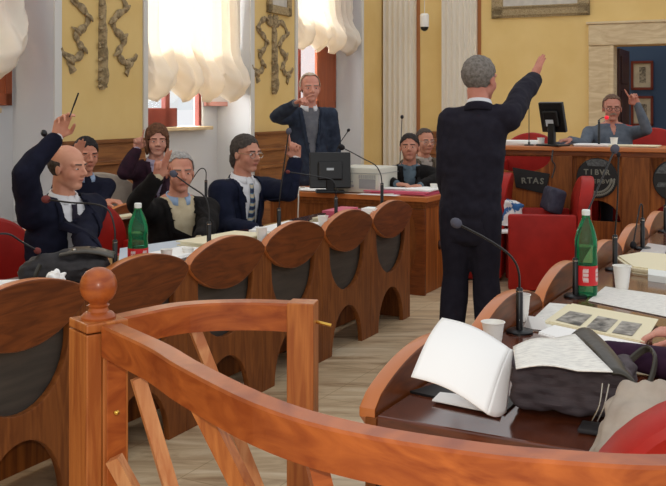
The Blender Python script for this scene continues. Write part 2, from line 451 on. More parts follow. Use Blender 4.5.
h = bmesh.new(); tube(h, catmull([BW((D0+.99,.17,1.25)), BW((D0+.99,.10,1.25)), BW((D0+1.02,.09,1.22)), BW((D0+1.1,.09,1.20))],4), .012); obj('door_handle', h, M['brass'], d2)
# prints in the corridor
def framed(name, label, fr, x0,x1,z0,z1, y, bw, mf, mc, photo=None, cat='picture'):
    root = thing(name, label, cat, fr(((x0+x1)/2, y, z0)))
    b = bmesh.new()
    for a0,a1,c0,c1 in ((x0,x0+bw,z0,z1),(x1-bw,x1,z0,z1),(x0,x1,z0,z0+bw),(x0,x1,z1-bw,z1)): wbox(fr, a0,a1,y-.035,y,c0,c1,.006,b)
    obj('picture_frame', b, mf, root, smooth=False)
    c = bmesh.new(); wbox(fr, x0+bw*.8,x1-bw*.8,y-.015,y-.004,z0+bw*.8,z1-bw*.8,0,c); obj('picture_sheet', c, mc, root, smooth=False)
    if photo:
        p = bmesh.new(); wbox(fr, *photo[:2], y-.018,y-.014, *photo[2:],0,p); obj('picture_print', p, M['photo'], root, smooth=False)
    return root
def bwx(px, yy=1.9):
    k = (px-333)/F; o = O+WU*yy     # along coordinate of pixel column on a plane parallel to the back wall
    return (k*o.y-o.x)/(BU.x-k*BU.y)
def zat(px, py, fr, x, y):
    return CZ-(py-HY)*fr((x,y,0)).y/F
for (pa,pb,ya,yb,ph,lab) in ((631,653.5,61,90,(639.5,646,67,83),'framed print with a dark upright image, upper of two in the blue corridor'),(631,653.5,96,126,(638,647,104,118),'framed print partly behind the raised grey sleeve, lower of two on blue wall')):
    x0,x1 = bwx(pa),bwx(pb); xm=(x0+x1)/2
    z1,z0 = zat(0,ya,BW,xm,1.9), zat(0,yb,BW,xm,1.9)
    framed('framed_print', lab, BW, x0,x1,z0,z1,1.895,.04,M['redbrown'],M['canvas'],(bwx(ph[0]),bwx(ph[1]),zat(0,ph[3],BW,xm,1.9),zat(0,ph[2],BW,xm,1.9)))
# big picture at the top of the back wall
x0,x1 = bwx(492,0),bwx(590,0)
z0 = 2.81
framed('large_painting', 'large pale picture in wide carved frame high on ochre wall', BW, x0,x1,z0,z0+1.0,-.004,.17,M['frame'],M['canvas'],cat='painting')
sb = bmesh.new(); wbox(BW, x0+.15,x1-.15,-.055,-.03,z0+.15,z0+.165,.0,sb)
for i in range(60):
    xx = x0+.03+i*(x1-x0-.06)/59; ell(sb, BW((xx,-.048,z0+.035)), (.014,.014,.018), None, 1)
    ell(sb, BW((xx,-.046,z0+.135)), (.010,.010,.012), None, 1)
lp = [o for o in bpy.data.objects if o.name=='large_painting'][0]
obj('frame_beading', sb, M['frame'], lp)
# picture frame bottom above second ornament
k0,k1=-3.86,-3.25
framed('small_relief_frame', 'bottom of grey framed panel above the second wall ornament', LW, k0,k1,2.62,3.3,-.004,.1,M['frame'],M['canvas'],cat='painting')
# fluted pilasters
for i,(t0,t1) in enumerate(((.03,.545),(.96,1.49))):
    b = bmesh.new(); n = 6; w = (t1-t0); prof=[]
    N_=n*10
    for k in range(N_+1):
        f = k/N_; ph = (f*n) % 1
        d = .075 - .035*math.sin(math.pi*min(1,max(0,(ph-.12)/.76)))**.6 if .12<ph<.88 else .075
        prof.append((t0+f*w, -d))
    pts = [(t0,0.)] + prof + [(t1,0.)]
    prism(b, [BW((x,y,.0)) for x,y in pts], (0,0,H))
    o = obj('pilaster', b, M['flute'], smooth=False)
    o.name = 'trim_%d'%(3+i); struct(o)
    e = bmesh.new(); wbox(BW, t1+.002,t1+.055,-.012,-.001,0,H,0,e); e_=obj('pilaster_shadow_band', e, mat('painted_shadow_band',(164,104,60),.8), o, smooth=False)  # brown strip: shadow along the pilaster's right edge, painted as colour
# wainscot
def wainscot(fr, x0, x1, top, name, gap=.006):
    b = bmesh.new()
    prof = [(-gap,0),(-.30,0),(-.30,.43),(-.09,.46),(-.075,.80),(-.10,.81),(-.10,.84),(-.06,.845),(-.055,1.0),(-.085,1.01),(-.085,1.035),(-.045,1.04),(-.035,top-.03),(-.06,top-.03),(-.06,top),(-gap,top)]
    prism(b, [fr((x0,y,z)) for y,z in prof], (fr((x1,0,0))-fr((x0,0,0))))
    o = obj(name, b, M['wains'], smooth=False); struct(o)
wainscot(LW, -7.47, -6.34, 1.225, 'baseboard_left')
wainscot(LW, -4.17, -3.12, 1.225, 'baseboard_centre')
wainscot(BW, .60, .955, 1.15, 'baseboard_back')
# painted trophies
def ornament(x, s, label):
    root = thing('wall_ornament', label, 'ornament', LW((x,0,1.65)), group=None)
    q = lambda a,z,y=0: LW((x+a*s*1.12, -.012-y, 1.66+z*.87))
    b = bmesh.new()
    n=14
    pts=[q(0,.0+i*.075) for i in range(n)]
    tube(b, pts, [(.034+.034*min(1,i/1.2))*(1-.55*i/n)+.005*(i%3) for i in range(n)], 10, .35)
    for i,zz in enumerate((.03,.10,.19,.30,.42,.46,.60,.72,.84)):
        ww = .060-.030*zz
        tube(b, [q(-ww,zz-.012*(i%2),.016),q(0,zz+.012,.026),q(ww,zz-.012*(i%2),.016)], .011+.004*(i%2), 6, .5)
    obj('torch_stem', b, M['ornament'], root)
    b = bmesh.new()
    for k in range(7):
        a = (k-3)*.30; r=.13
        tube(b, catmull([q(0,.93),q(math.sin(a)*.07,1.0),q(math.sin(a)*.15+.02*(k%2),1.06+.03*(k%2))],4), [.03,.035,.035,.03,.03,.028,.024,.02,.012], 8,.4)
    obj('ribbon_bow', b, M['ornament'], root)
    for sg in (-1,1):
        b = bmesh.new()
        P = [(.05,.93),(.14,1.0),(.24,.97),(.30,.85),(.20,.78),(.14,.70),(.18,.60),(.27,.55),(.25,.46),(.20,.38),(.26,.30),(.34,.26),(.30,.16)]
        tube(b, catmull([q(sg*a*1.15,z,.004*math.sin(i*2)) for i,(a,z) in enumerate(P)],5), [.019+.021*abs(math.sin(i*.55)) for i in range(61)], 8,.35)
        tube(b, catmull([q(sg*.30*1.15,.30),q(sg*.40*1.15,.33),q(sg*.43*1.15,.38)],4), [.022]*9, 8,.35)
        for i,(a,z) in enumerate(P[1:-1:2]):
            tube(b, catmull([q(sg*(a-.05)*1.15,z-.03),q(sg*a*1.15,z+.01,.02),q(sg*(a+.05)*1.15,z+.04)],3), [.008,.018,.022,.022,.016,.012,.006], 6, .5)
        obj('ribbon', b, M['ornament'], root)
def lwx(px): 
    k=(px-333)/F; return (k*O.y-O.x)/(WU.x-k*WU.y)
ornament(lwx(100), .95, 'large painted torch and ribbon ornament on yellow panel at left')
ornament(lwx(272.5), .95, 'smaller painted torch and ribbon ornament between the second and third windows')

# balloon curtains
def curtain(x0, x1, yd, ztop, zbots, label, puffs, lift=None):
    root = thing('balloon_curtain', label, 'curtain', LW(((x0+x1)/2,yd,zbots)), group=None)
    b = bmesh.new(); nu, nv = 150, 70; g=[]
    for i in range(nu+1):
        f = i/nu; row=[]
        ph = f*puffs; fr = ph%1; k=int(ph)
        sw = math.sin(math.pi*fr)**.7     # 0 at the gathers, 1 mid puff
        zb = zbots + (1-sw)*.20*(1+.3*math.sin(k*2.1)) + (lift(f) if lift else 0)
        for j in range(nv+1):
            t = j/nv
            z = ztop + (zb-ztop)*t
            h = z-zb      # height above own hem
            fold = .036*math.sin(f*puffs*math.pi*5+.7*math.sin(z*1.3+k)) + .014*math.sin(f*61+z*.6)
            bulge = .19*sw*math.exp(-((h-.20)/.20)**2)
            ruf = .022*math.sin(h*46+3*sw+k*1.7+5*f)*math.exp(-(h/.34)**2)*(1.1-.7*sw)
            if h < .06: bulge *= .35+.65*h/.06*0.9
            y = yd - fold*(1-.5*math.exp(-(h/.25)**2)) - bulge - ruf
            x = x0+(x1-x0)*f + .02*math.sin(z*3+f*9)
            row.append(b.verts.new(LW((x,y,z))))
        g.append(row)
    for i in range(nu):
        for j in range(nv): b.faces.new((g[i][j],g[i+1][j],g[i+1][j+1],g[i][j+1]))
    g_co = [[v.co.copy() for v in row] for row in g]
    o = obj('curtain_cloth', b, M['curtain'], root)
    m = o.modifiers.new('s','SOLIDIFY'); m.thickness=.004
    hb = bmesh.new(); rows=[]  # second cloth layer added behind the lower curtain to darken its backlit hem
    for i in range(0,nu+1,2):
        row=[]
        for j in range(int(nv*.80), nv+1):
            row.append(hb.verts.new(LW((0,0,0))*0+g_co[i][j]+WV*(.035*min(1,(nv-j)/5))))
        rows.append(row)
    for i in range(len(rows)-1):
        for j in range(len(rows[0])-1): hb.faces.new((rows[i][j],rows[i+1][j],rows[i+1][j+1],rows[i][j+1]))
    ho = obj('hem_darkening_layer', hb, M['curtain'], root); m = ho.modifiers.new('s','SOLIDIFY'); m.thickness=.004
    r = bmesh.new(); tube(r, [LW((x0,yd,ztop+.02)),LW((x1,yd,ztop+.02))], .015); obj('curtain_rod', r, M['brass'], root)
curtain(niches[0][0]+.05, niches[0][1]-.20, .15, 3.75, 1.60, 'cream balloon curtain at far left, lowest of the three', 3, lambda f: max(0,f-.72)*1.0)
curtain(niches[1][0]+.02, niches[1][1]-.06, .10, 3.75, 1.56, 'wide cream balloon curtain on the middle window', 4)
curtain(niches[2][0]+.02, niches[2][1]-.10, .10, 3.75, 2.24, 'short cream balloon curtain raised above the standing pointing man', 4)
# ceiling camera
r = thing('dome_camera', 'small white cylindrical dome camera hanging between the fluted pilasters', 'camera', W(424.5,30,13.9))
b=bmesh.new(); c=W(424.5,0,13.9); lathe(b, [(.03,1.42+.0),(.062,1.425),(.066,1.44),(.066,1.60),(.05,1.62)], (c.x,c.y,1.26)); obj('housing', b, M['cup'], r)
b=bmesh.new(); ell(b, (c.x,c.y,2.685),(.06,.06,.062)); obj('dome', b, M['black'], r)
b=bmesh.new(); tube(b, [(c.x,c.y,2.87),(c.x,c.y,3.8)], .006); obj('cable', b, M['cable'], r)

# ============================================================ DESK ROWS
def ellpts(cx,cz,rx,rz,a0,a1,n=16):
    return [(cx+rx*math.cos(math.radians(a0+(a1-a0)*i/n)), cz+rz*math.sin(math.radians(a0+(a1-a0)*i/n))) for i in range(n+1)]
def desk_row(name, label, fr, sp, k0, k1, desk_z=.76, depth=.52, notch=.772, enddep=None, end_hi=True, mats=None):
    """fr: local x along the row, y towards the seats; seats k0..k1-1"""
    root = thing(name, label, 'desk', fr((k0*sp,0,0)))
    org = root.location
    def put(n, b, m, p=root, s=True): 
        xf(b, fr); return obj(n, b, m, p, smooth=s)
    for k in range(k0, k1):
        c = (k+.5)*sp; h = sp/2
        # web board with arch openings
        out = [(c-h,0),(c-h*.62,0)] + ellpts(c,0,h*.62,.27,180,0)[1:-1] + [(c+h*.62,0),(c+h,0),(c+h,notch-.02),(c+h*.72,notch-.02)]
        out += ellpts(c,.62,h*.72,.25,0,-180)[0:] + [(c-h*.72,notch-.02),(c-h,notch-.02)]
        put('front_board', plate(out, [], .03, .003), M['panelw'])
        # lens lobe on the front
        top = [(c+h*(1-2*i/20)*.985, notch+.006*(0<i<20)+.088*math.sin(math.pi*i/20)**.72) for i in range(21)]
        bot = [(c-h*(1-2*i/20)*.985, notch-.022-.140*math.sin(math.pi*i/20)**.75) for i in range(0,21)]
        b = plate(top+bot, [], .045, .006); xf(b, lambda p: (p.x, p.y-.02, p.z))
        o = put('curved_crest', b, M['lens']); o.data.materials.append(M['edge'])
        uy = (fr((0,1,0))-fr((0,0,0)))
        for f in o.data.polygons:
            if abs(f.normal.dot(uy)) < .75: f.material_index = 1
    b = bmesh.new(); bxyz(b, k0*sp, k1*sp, .035, .045, .28, notch-.06); put('modesty_panel', b, M['darkgrey'], s=False)
    b = bmesh.new(); bxyz(b, k0*sp, k1*sp, .26, .285, .03, .62)
    put('plank_panel', b, M['plank'], s=False)
    b = bmesh.new(); bxyz(b, k0*sp, k1*sp, .03, depth, desk_z-.035, desk_z, .005); put('desktop', b, M['desk'], s=False)
    for kk, nm in ((k0,'end_panel'),(k1,'end_panel')):
        b = bmesh.new(); x = kk*sp
        xa = x+.002 if kk==k0 else x-.037
        ed = enddep or depth
        prof=[(.035,0),(ed-.02,0),(ed-.02,.2),(ed-.12,.4),(ed-.02,.6),(ed-.02,desk_z-.036),(.035,desk_z-.036)]
        prism(b, [(xa,y,z) for y,z in prof], (.035,0,0)); put(nm, b, M['panelw'], s=False)
    return root
u1 = V((.454,.891,0)).normalized(); v1 = V((-u1.y,u1.x,0))
E1 = V((.554,6.83,0))
L1 = frame(E1, u1, v1)           # x: negative towards camera
desk_row('council_desk', 'long curved-crest wooden desk row in front of the seated men at left', L1, .68, -8, 0)
L2 = frame(E1+v1*1.72, u1, v1)
desk_row('council_desk', 'second wooden desk row behind the front row, near the yellow wall', L2, .68, -6, -1, desk_z=.735, notch=.735)
A2 = V((.077,2.30,0)); u2 = V((.54,1,0)).normalized(); v2 = V((u2.y,-u2.x,0))
R1 = frame(A2, u2, v2)           # x away from the camera, y to the right
desk_row('council_desk', 'right-hand wooden desk row carrying the black bag and green bottle', R1, .727, 0, 8, depth=.86, enddep=.34)

# side desk with printer
S1 = frame((.744,7.6,0), u1, v1)
sd = thing('side_desk', 'wooden side desk carrying the dark monitor and beige machine', 'desk', S1((0,0,0)))
def spart(n, m, args, bev=.004, fr=S1, root=sd):
    b = bmesh.new()
    for a in args: wbox(fr, *a, bev, b)
    return obj(n, b, m, root, smooth=False)
spart('desktop', M['edge'], [(-.02,.62,-.02,1.5,.745,.785)])
spart('desktop_moulding', M['panelw'], [(.0,.60,.0,1.48,.715,.745),(.01,.59,.01,1.47,.69,.715)])
spart('side_panel', M['plank'], [(.02,.58,.02,.05,0,.69)])
spart('side_panel', M['plank'], [(.02,.58,1.43,1.46,0,.69)])
spart('front_panel', M['panelw'], [(.02,.05,.05,1.43,.08,.69)])
b = bmesh.new()
out = [(0,0),(.13,0),(.13,.12),(.085,.3),(.07,.42),(.09,.58),(.13,.69),(0,.69)]
bb = plate(out, [], .035); xf(bb, lambda p: S1((-.03+p.y, p.x, p.z))); obj('corner_post', bb, M['lens'], sd)
bb = bmesh.new(); ell(bb, S1((.35,.015,.36)), (.03,.03,.04), None, 2); obj('wood_knot', bb, M['doorwood'], sd)

# ============================================================ DAIS
T0 = V((2.36,8.4,0))
DA = frame(T0, BU, WU)           # x right along the front, y back
def dax(px): 
    k=(px-333)/F; return (k*T0.y-T0.x)/(BU.x-k*BU.y)
pb = bmesh.new(); wbox(DA, -1.45, 3.2, .05, 4.6, 0, .35, 0, pb); struct(obj('floor_platform', pb, M['wains'], smooth=False))
dd = thing('dais_counter', 'tall wooden dais counter with round black plaques across the back', 'counter', DA((0,0,0)))
X0, X1 = dax(488), dax(740)
b = bmesh.new(); wbox(DA, X0,X1,-.05,.55,1.115,1.155,.008,b); obj('counter_top', b, M['edge'], dd, smooth=False)
b = bmesh.new(); wbox(DA, X0,X1,-.03,.0,1.07,1.114,.004,b); wbox(DA, X0,X1,-.03,.0,.04,.16,.004,b); obj('moulding', b, M['lens'], dd, smooth=False)
def zda(px,py): return CZ-(py-HY)*DA((dax(px),0,0)).y/F
for pa,pc in ((553,573),(622,650)):
    b = bmesh.new(); wbox(DA, dax(pa),dax(pc),-.035,.03,0,1.07,.006,b); obj('pilaster', b, M['panelw'], dd, smooth=False)
def dplate(out, holes, m, t=.03, y=0, nm='front_panel'):
    bb = plate(out, holes, t); xf(bb, lambda p: DA((p.x, p.y+y, p.z))); return obj(nm, bb, m, dd)
def cell(pxa, pxb, kind):
    xa, xb = dax(pxa), dax(pxb); xm=(xa+xb)/2; w=(xb-xa)/2
    if kind=='round':
        R_=.178; zc = zda(596,178)
        holes = [ellpts(xm, zc-.27-.13, .20,.20, 5,175,14)]
        # side slots above
        holes.append([(xm-w*.98,1.06),(xm-w*.45,1.06),(xm-w*.62,.98),(xm-w*.85,.93)][::-1]); holes.append([(xm+w*.45,1.06),(xm+w*.98,1.06),(xm+w*.85,.93),(xm+w*.62,.98)][::-1])
        dplate([(xa,0),(xb,0),(xb,1.075),(xa,1.075)], holes, M['plank'])
        bb = bmesh.new(); lathe(bb, [(R_,0),(R_,.02),(R_-.006,.026)], (0,0,0), 40); xf(bb, lambda p: DA((xm+p.x, -p.z-.004, zc+p.y)))
        pl = obj('round_plaque', bb, M['slate'], dd, smooth=False)
        return xm, zc, pl, R_
    else:
        z0,z1 = zda(530,170), zda(530,152)
        holes = [[(xa+.02,1.06)] + [(xm+ (w-.02)*math.cos(math.radians(a)), 1.06-.15*math.sin(math.radians(a))) for a in range(170,5,-12)] + [(xb-.02,1.06)]]
        holes.append(ellpts(xm, .25, w*.8,.26,5,175,14))
        dplate([(xa,0),(xb,0),(xb,1.075),(xa,1.075)], [h for h in holes], M['plank'])
        return xm
xm, zc, pl, R_ = cell(573,622,'round')
def letters(s, cx, cz, size, sp, parent, arc=0, name='lettering'):
    g = bmesh.new(); n=len(s)
    for i,ch in enumerate(s):
        t = textmesh(ch, size, .003, True); f = i-(n-1)/2
        a = -f*arc
        x = cx+f*sp; z = cz-abs(f)**2*abs(arc)*sp*.5*(1 if arc>=0 else -1)
        xf(t, lambda p, x=x,z=z,a=a: DA((x+p.x*math.cos(a)-p.y*math.sin(a), -.034-p.z, z+p.x*math.sin(a)+p.y*math.cos(a)))); merge(g,t)
    return obj(name, g, M['letter'], parent, smooth=False)
letters('TIBVR', xm, zc+.052, .066, .046, pl)
letters('SVPERBVM', xm, zc-.028, .052, .0365, pl)
g = bmesh.new()
for i in range(26):
    a = math.radians(180+ (i+.5)*180/26); 
    for rr in (.125,.15): ell(g, DA((xm+rr*math.cos(a),-.033,zc+rr*math.sin(a))), (.011,.006,.014), None,1)
obj('wreath', g, M['letter'], pl)
g = bmesh.new(); bb = plate([(xm-.075,zc+.105),(xm+.075,zc+.105),(xm+.095,zc+.15),(xm+.04,zc+.168),(xm-.04,zc+.168),(xm-.095,zc+.15)],[],.008); xf(bb, lambda p: DA((p.x,p.y-.038,p.z))); obj('crest_shield', bb, M['granite'], pl)
xm2, zc2, pl2, _ = cell(650,700,'round')
g = bmesh.new(); 
bb = plate(ellpts(xm2,zc2,.165,.165,20,160,14),[],.006); xf(bb, lambda p: DA((p.x,p.y-.036,p.z))); obj('grey_segment', bb, M['granite'], pl2)
bb = plate([(xm2-.15,zc2-.06),(xm2+.15,zc2-.06),(xm2+.13,zc2-.02),(xm2-.13,zc2-.02)],[],.006); xf(bb, lambda p: DA((p.x,p.y-.036,p.z))); obj('grey_band', bb, M['granite'], pl2)
x3 = cell(488,553,'low')
# black lettered panel
za, zb = zda(530,191), zda(530,171)
xa, xb = dax(513), dax(549)
out = [(xa,zb+.01),(xa+.05,za+.02),(xb-.02,za-.06),(xb+.005,zb-.06)]
out = [(xa+.0,zb+.03),(xa+.03,za+.03),(xb-.03,za-.02),(xb+.01,zb-.02)]
bb = plate(out[::-1],[],.02); xf(bb, lambda p: DA((p.x,p.y-.024,p.z))); lpn = obj('lettered_plaque', bb, M['slate'], dd)
letters('RTAS', dax(533.5), zda(533,180.5), .075, .055, lpn, .06)
# dais left section rear panel continues left of the standing man
b = bmesh.new(); wbox(DA, X0-.03, X0, 0, .5, 0, 1.11, .004, b); obj('end_panel', b, M['panelw'], dd, smooth=False)
# ============================================================ FOREGROUND RAILING
rl = thing('wooden_railing', 'curved reddish wooden railing with ball-topped post in the foreground', 'railing', (-.5,2.2,0))
ra = V((-.497,2.165,0)); rb = V((-.55,2.235,0))
PR = .104
ang = math.radians(38)
pc = W(98.5,330,2.24); pc.z = 0
Rz = Matrix.Rotation(ang,3,'Z')
b = bmesh.new(); box(b, (pc.x,pc.y,.49), (PR*.62,PR,.98), Rz, .004)
for v in b.verts: v.co += Rz @ V((PR*.19,0,0))
obj('newel_post', b, M['rail_post'], rl, smooth=False)
b = bmesh.new(); box(b, (pc.x,pc.y,.49), (PR*.36,PR,.98), Rz, .003)
for v in b.verts: v.co += Rz @ V((-PR*.32,0,0))
obj('newel_facing', b, M['rail_post'], rl, smooth=False)
b = bmesh.new(); box(b, (pc.x,pc.y,.994), (PR*1.0,PR*1.0,.022), Rz, .004); obj('post_cap', b, M['rail_post'], rl, smooth=False)
b = bmesh.new(); lathe(b, [(.040,0),(.041,.006),(.034,.014),(.025,.018),(.021,.026),(.026,.032),(.021,.036),(.024,.041),(.033,.047),(.040,.058),(.0435,.072),(.043,.086),(.038,.100),(.028,.112),(.014,.119),(.002,.121)], (pc.x,pc.y,1.004), 32)
obj('ball_finial', b, M['rail'], rl)
def railpts(px, zr=1.0):
    out=[]
    for x,y in px:
        Y=(CZ-zr)*F/(y-HY); out.append(V(((x-CX)/F*Y,Y,zr)))
    return out
fr_top = railpts([(112,324),(158,345),(192,365),(265,400),(349,425),(472,445.5),(560,454),(670,459)])
fr_top += [fr_top[-1]+V((.25,.03,0)), fr_top[-1]+V((.5,.10,0))]
fc = catmull(fr_top, 6)
pf = [(-.026,-.072),(-.026,-.006),(-.022,-.001),(.022,-.001),(.026,-.006),(.026,-.072)]
b = bmesh.new(); sweep(b, fc, pf); obj('handrail', b, M['rail'], rl, smooth=False)
bk = [pc+V((.035,.05,1)), W(180,302,2.44), W(245,299.5,2.485), W(316,303,2.44)]
for p in bk: p.z = 1.0
bk[1].y=2.43; bk[2].y=2.47
bc = catmull(bk, 8)
b = bmesh.new(); sweep(b, bc, pf); obj('handrail', b, M['rail'], rl, smooth=False)
# square end post
e = bk[-1]
b = bmesh.new(); box(b, (e.x-.034, e.y-.0, .502), (.070,.062,1.004), Matrix.Rotation(math.radians(-12),3,'Z'), .003); obj('end_post', b, M['rail_post'], rl, smooth=False)
b = bmesh.new(); tube(b, [(e.x-.0,e.y-.005,.952),(e.x+.040,e.y-.02,.946)], .0045); obj('brass_pin', b, M['brass'], rl)
# slats
def slat(a, c_, w=.030, t=.022, m='rail_lt', rot=0):
    b = bmesh.new(); a=V(a); c_=V(c_); d=(c_-a).normalized(); s = d.cross(V((math.sin(rot),-math.cos(rot),0))).normalized(); n=d.cross(s)
    prism(b, [a+s*w/2+n*t/2,a-s*w/2+n*t/2,a-s*w/2-n*t/2,a+s*w/2-n*t/2], c_-a)
    obj('slat', b, M[m], rl, smooth=False)
def along(px, py0, Y, slope, ztop, zbot=.08):
    """slat seen through pixel (px,py0) at depth Y, leaning by slope"""
    a = W(px,py0,Y); 
    return (a+V((-(ztop-a.z)*slope,0,ztop-a.z)), a+V(((a.z-zbot)*slope,0,zbot-a.z)))
slat(*along(144,398,2.06,.30,.915), rot=.5)
slat(*along(214,430,1.81,.50,.945), w=.034, t=.03, m='rail_post', rot=-.3)
slat(*along(203,350,2.46,.40,.945), w=.028, rot=.5)
slat(*along(116,462,2.17,.55,.70), w=.034, t=.026, m='rail_lt', rot=-.3)
slat(*along(318,470,1.58,.25,.95), w=.032,t=.03, m='rail', rot=.3)
b = bmesh.new(); sweep(b, [p+V((0,0,-.90)) for p in fc], pf); obj('bottom_rail', b, M['rail'], rl, smooth=False)
b = bmesh.new(); sweep(b, [p+V((0,0,-.90)) for p in bc], pf); obj('bottom_rail', b, M['rail'], rl, smooth=False)
b = bmesh.new(); box(b, (0,0,0),(.048,.018,.96),None,.002)
fcn = W(114,400,2.205); 
for v in b.verts: v.co = Matrix.Rotation(ang-1.5708+1.5708,3,'Z') @ v.co
for v in b.verts: v.co += V((fcn.x,fcn.y+.012,.48))
obj('post_batten', b, M['rail'], rl, smooth=False)
b = bmesh.new(); p = W(116.5,412.5,2.17); ell(b, (p.x,p.y,p.z),(.0075,.006,.0065),None,2); obj('brass_screw', b, M['brass'], rl)

# ============================================================ CHAIRS
def chair(label, loc, rz, group=None, H_=.90, w=.58, red='red', cat='chair', name='red_armchair'):
    """faces local +y"""
    root = thing(name, label, cat, loc, rz, group)
    b = bmesh.new(); box(b, (0,.02,.40),(w-.14,.50,.13),None,.03); lobj('seat', b, M[red], root)
    b = bmesh.new(); box(b, (0,.03,.18),(w-.16,.46,.30),None,.01); lobj('seat_base', b, M[red], root)
    for sx in (-1,1):
        b = bmesh.new(); box(b, (sx*(w/2-.035),.03,.32),(.07,.55,.62),None,.02); lobj('arm', b, M[red], root)
    hw = w/2-.005
    out = [(-hw,.03),(hw,.03),(hw,H_-.24)] + ellpts(0,H_-.24,hw,.24,0,180,20)[1:-1] + [(-hw,H_-.24)]
    bb = plate(out, [], .11, .02)
    for v in bb.verts:
        x,y,z = v.co; v.co = V((x, y-.36+ .35*x*x - .10*max(0,z-.4), z))
    lobj('backrest', bb, M[red], root)
    return root

# ============================================================ PEOPLE
SK = {}
def skin(i, rgb, rgb2): 
    if i not in SK: SK[i] = mat('skin_%d'%i, rgb, .55, rgb2=rgb2, scale=(14,14,14), spec=.35)
    return SK[i]
def cloth(nm, rgb, rgb2=None, **k):
    return mat(nm, rgb, .88, rgb2=rgb2, scale=k.pop('scale',(20,20,20)), bump=.25, spec=.2, **k)
def basis(f, up=V((0,0,1))):
    f = V(f).normalized(); l = up.cross(f).normalized(); u = f.cross(l).normalized()
    return Matrix((f,l,u)).transposed()      # columns forward, left, up
POSE = {
 'open':  [(4,6,4)]*4 + [(0,)],
 'rest':  [(28,34,20),(32,36,22),(36,38,24),(40,38,24),(12,)],
 'point': [(2,6,4),(62,82,48),(68,86,50),(70,86,50),(38,)],
 'two':   [(4,6,4),(8,8,6),(70,86,50),(74,86,50),(38,)],
 'pen':   [(18,44,30),(24,52,34),(34,60,38),(42,64,40),(30,)],
 'cup':   [(12,14,10),(18,20,14),(26,26,20),(34,32,24),(8,)],
}
def hand(bm, wr, d, n, pose, side, s=1.0):
    """wr wrist, d finger direction, n palm normal, side=+1/-1 chooses thumb side"""
    d = V(d).normalized(); n = V(n); n = (n-d*n.dot(d)).normalized(); t = d.cross(n)*side
    P = lambda a,b,c: V(wr)+ (d*a+t*b+n*c)*s
    off = [.030,.010,-.011,-.030]; L = [(.042,.026,.021),(.047,.030,.022),(.044,.028,.021),(.034,.021,.018)]
    base=[.088,.092,.088,.080]; R_=[.0098,.0102,.0098,.0088]
    for i in range(4):
        rcone(bm, P(.012,off[i]*.62,0), P(base[i],off[i],0), .0165*s, .0125*s, 1)
    rcone(bm, P(.0,.012,0), P(.05,.018,.002), .021*s, .018*s, 1); rcone(bm, P(.0,-.010,0), P(.05,-.012,.002), .021*s, .017*s, 1)
    pz = POSE[pose]
    for i in range(4):
        p = P(base[i],off[i],0); a = 0; spread = off[i]*1.6
        for k in range(3):
            a += math.radians(pz[i][k]); dd = (d*math.cos(a)+n*math.sin(a)+t*spread*math.cos(a)).normalized()
            q = p+dd*L[i][k]*s; r0 = R_[i]*(1-.08*k)*s; rcone(bm, p, q, r0*1.04, r0*.93, 1); p = q
    c = math.radians(pz[4][0])
    d1 = (d*.62+t*.78+n*.25).normalized(); d2 = (d*math.cos(c)*.95+t*(.35-.9*math.sin(c))+n*(.15+.7*math.sin(c))).normalized()
    p0 = P(.018,.022,.004); p1 = p0+d1*.045*s; p2 = p1+d2*.034*s; p3 = p2+d2*.026*s
    rcone(bm,p0,p1,.0175*s,.0135*s,1); rcone(bm,p1,p2,.0125*s,.0115*s,1); rcone(bm,p2,p3,.0115*s,.0092*s,1)

def keep(bm, fn):
    dl = [f for f in bm.faces if not fn(f.calc_center_median())]
    bmesh.ops.delete(bm, geom=dl, context='FACES')
def solid(o, t, off=-1):
    m = o.modifiers.new('thickness','SOLIDIFY'); m.thickness = t; m.offset = off

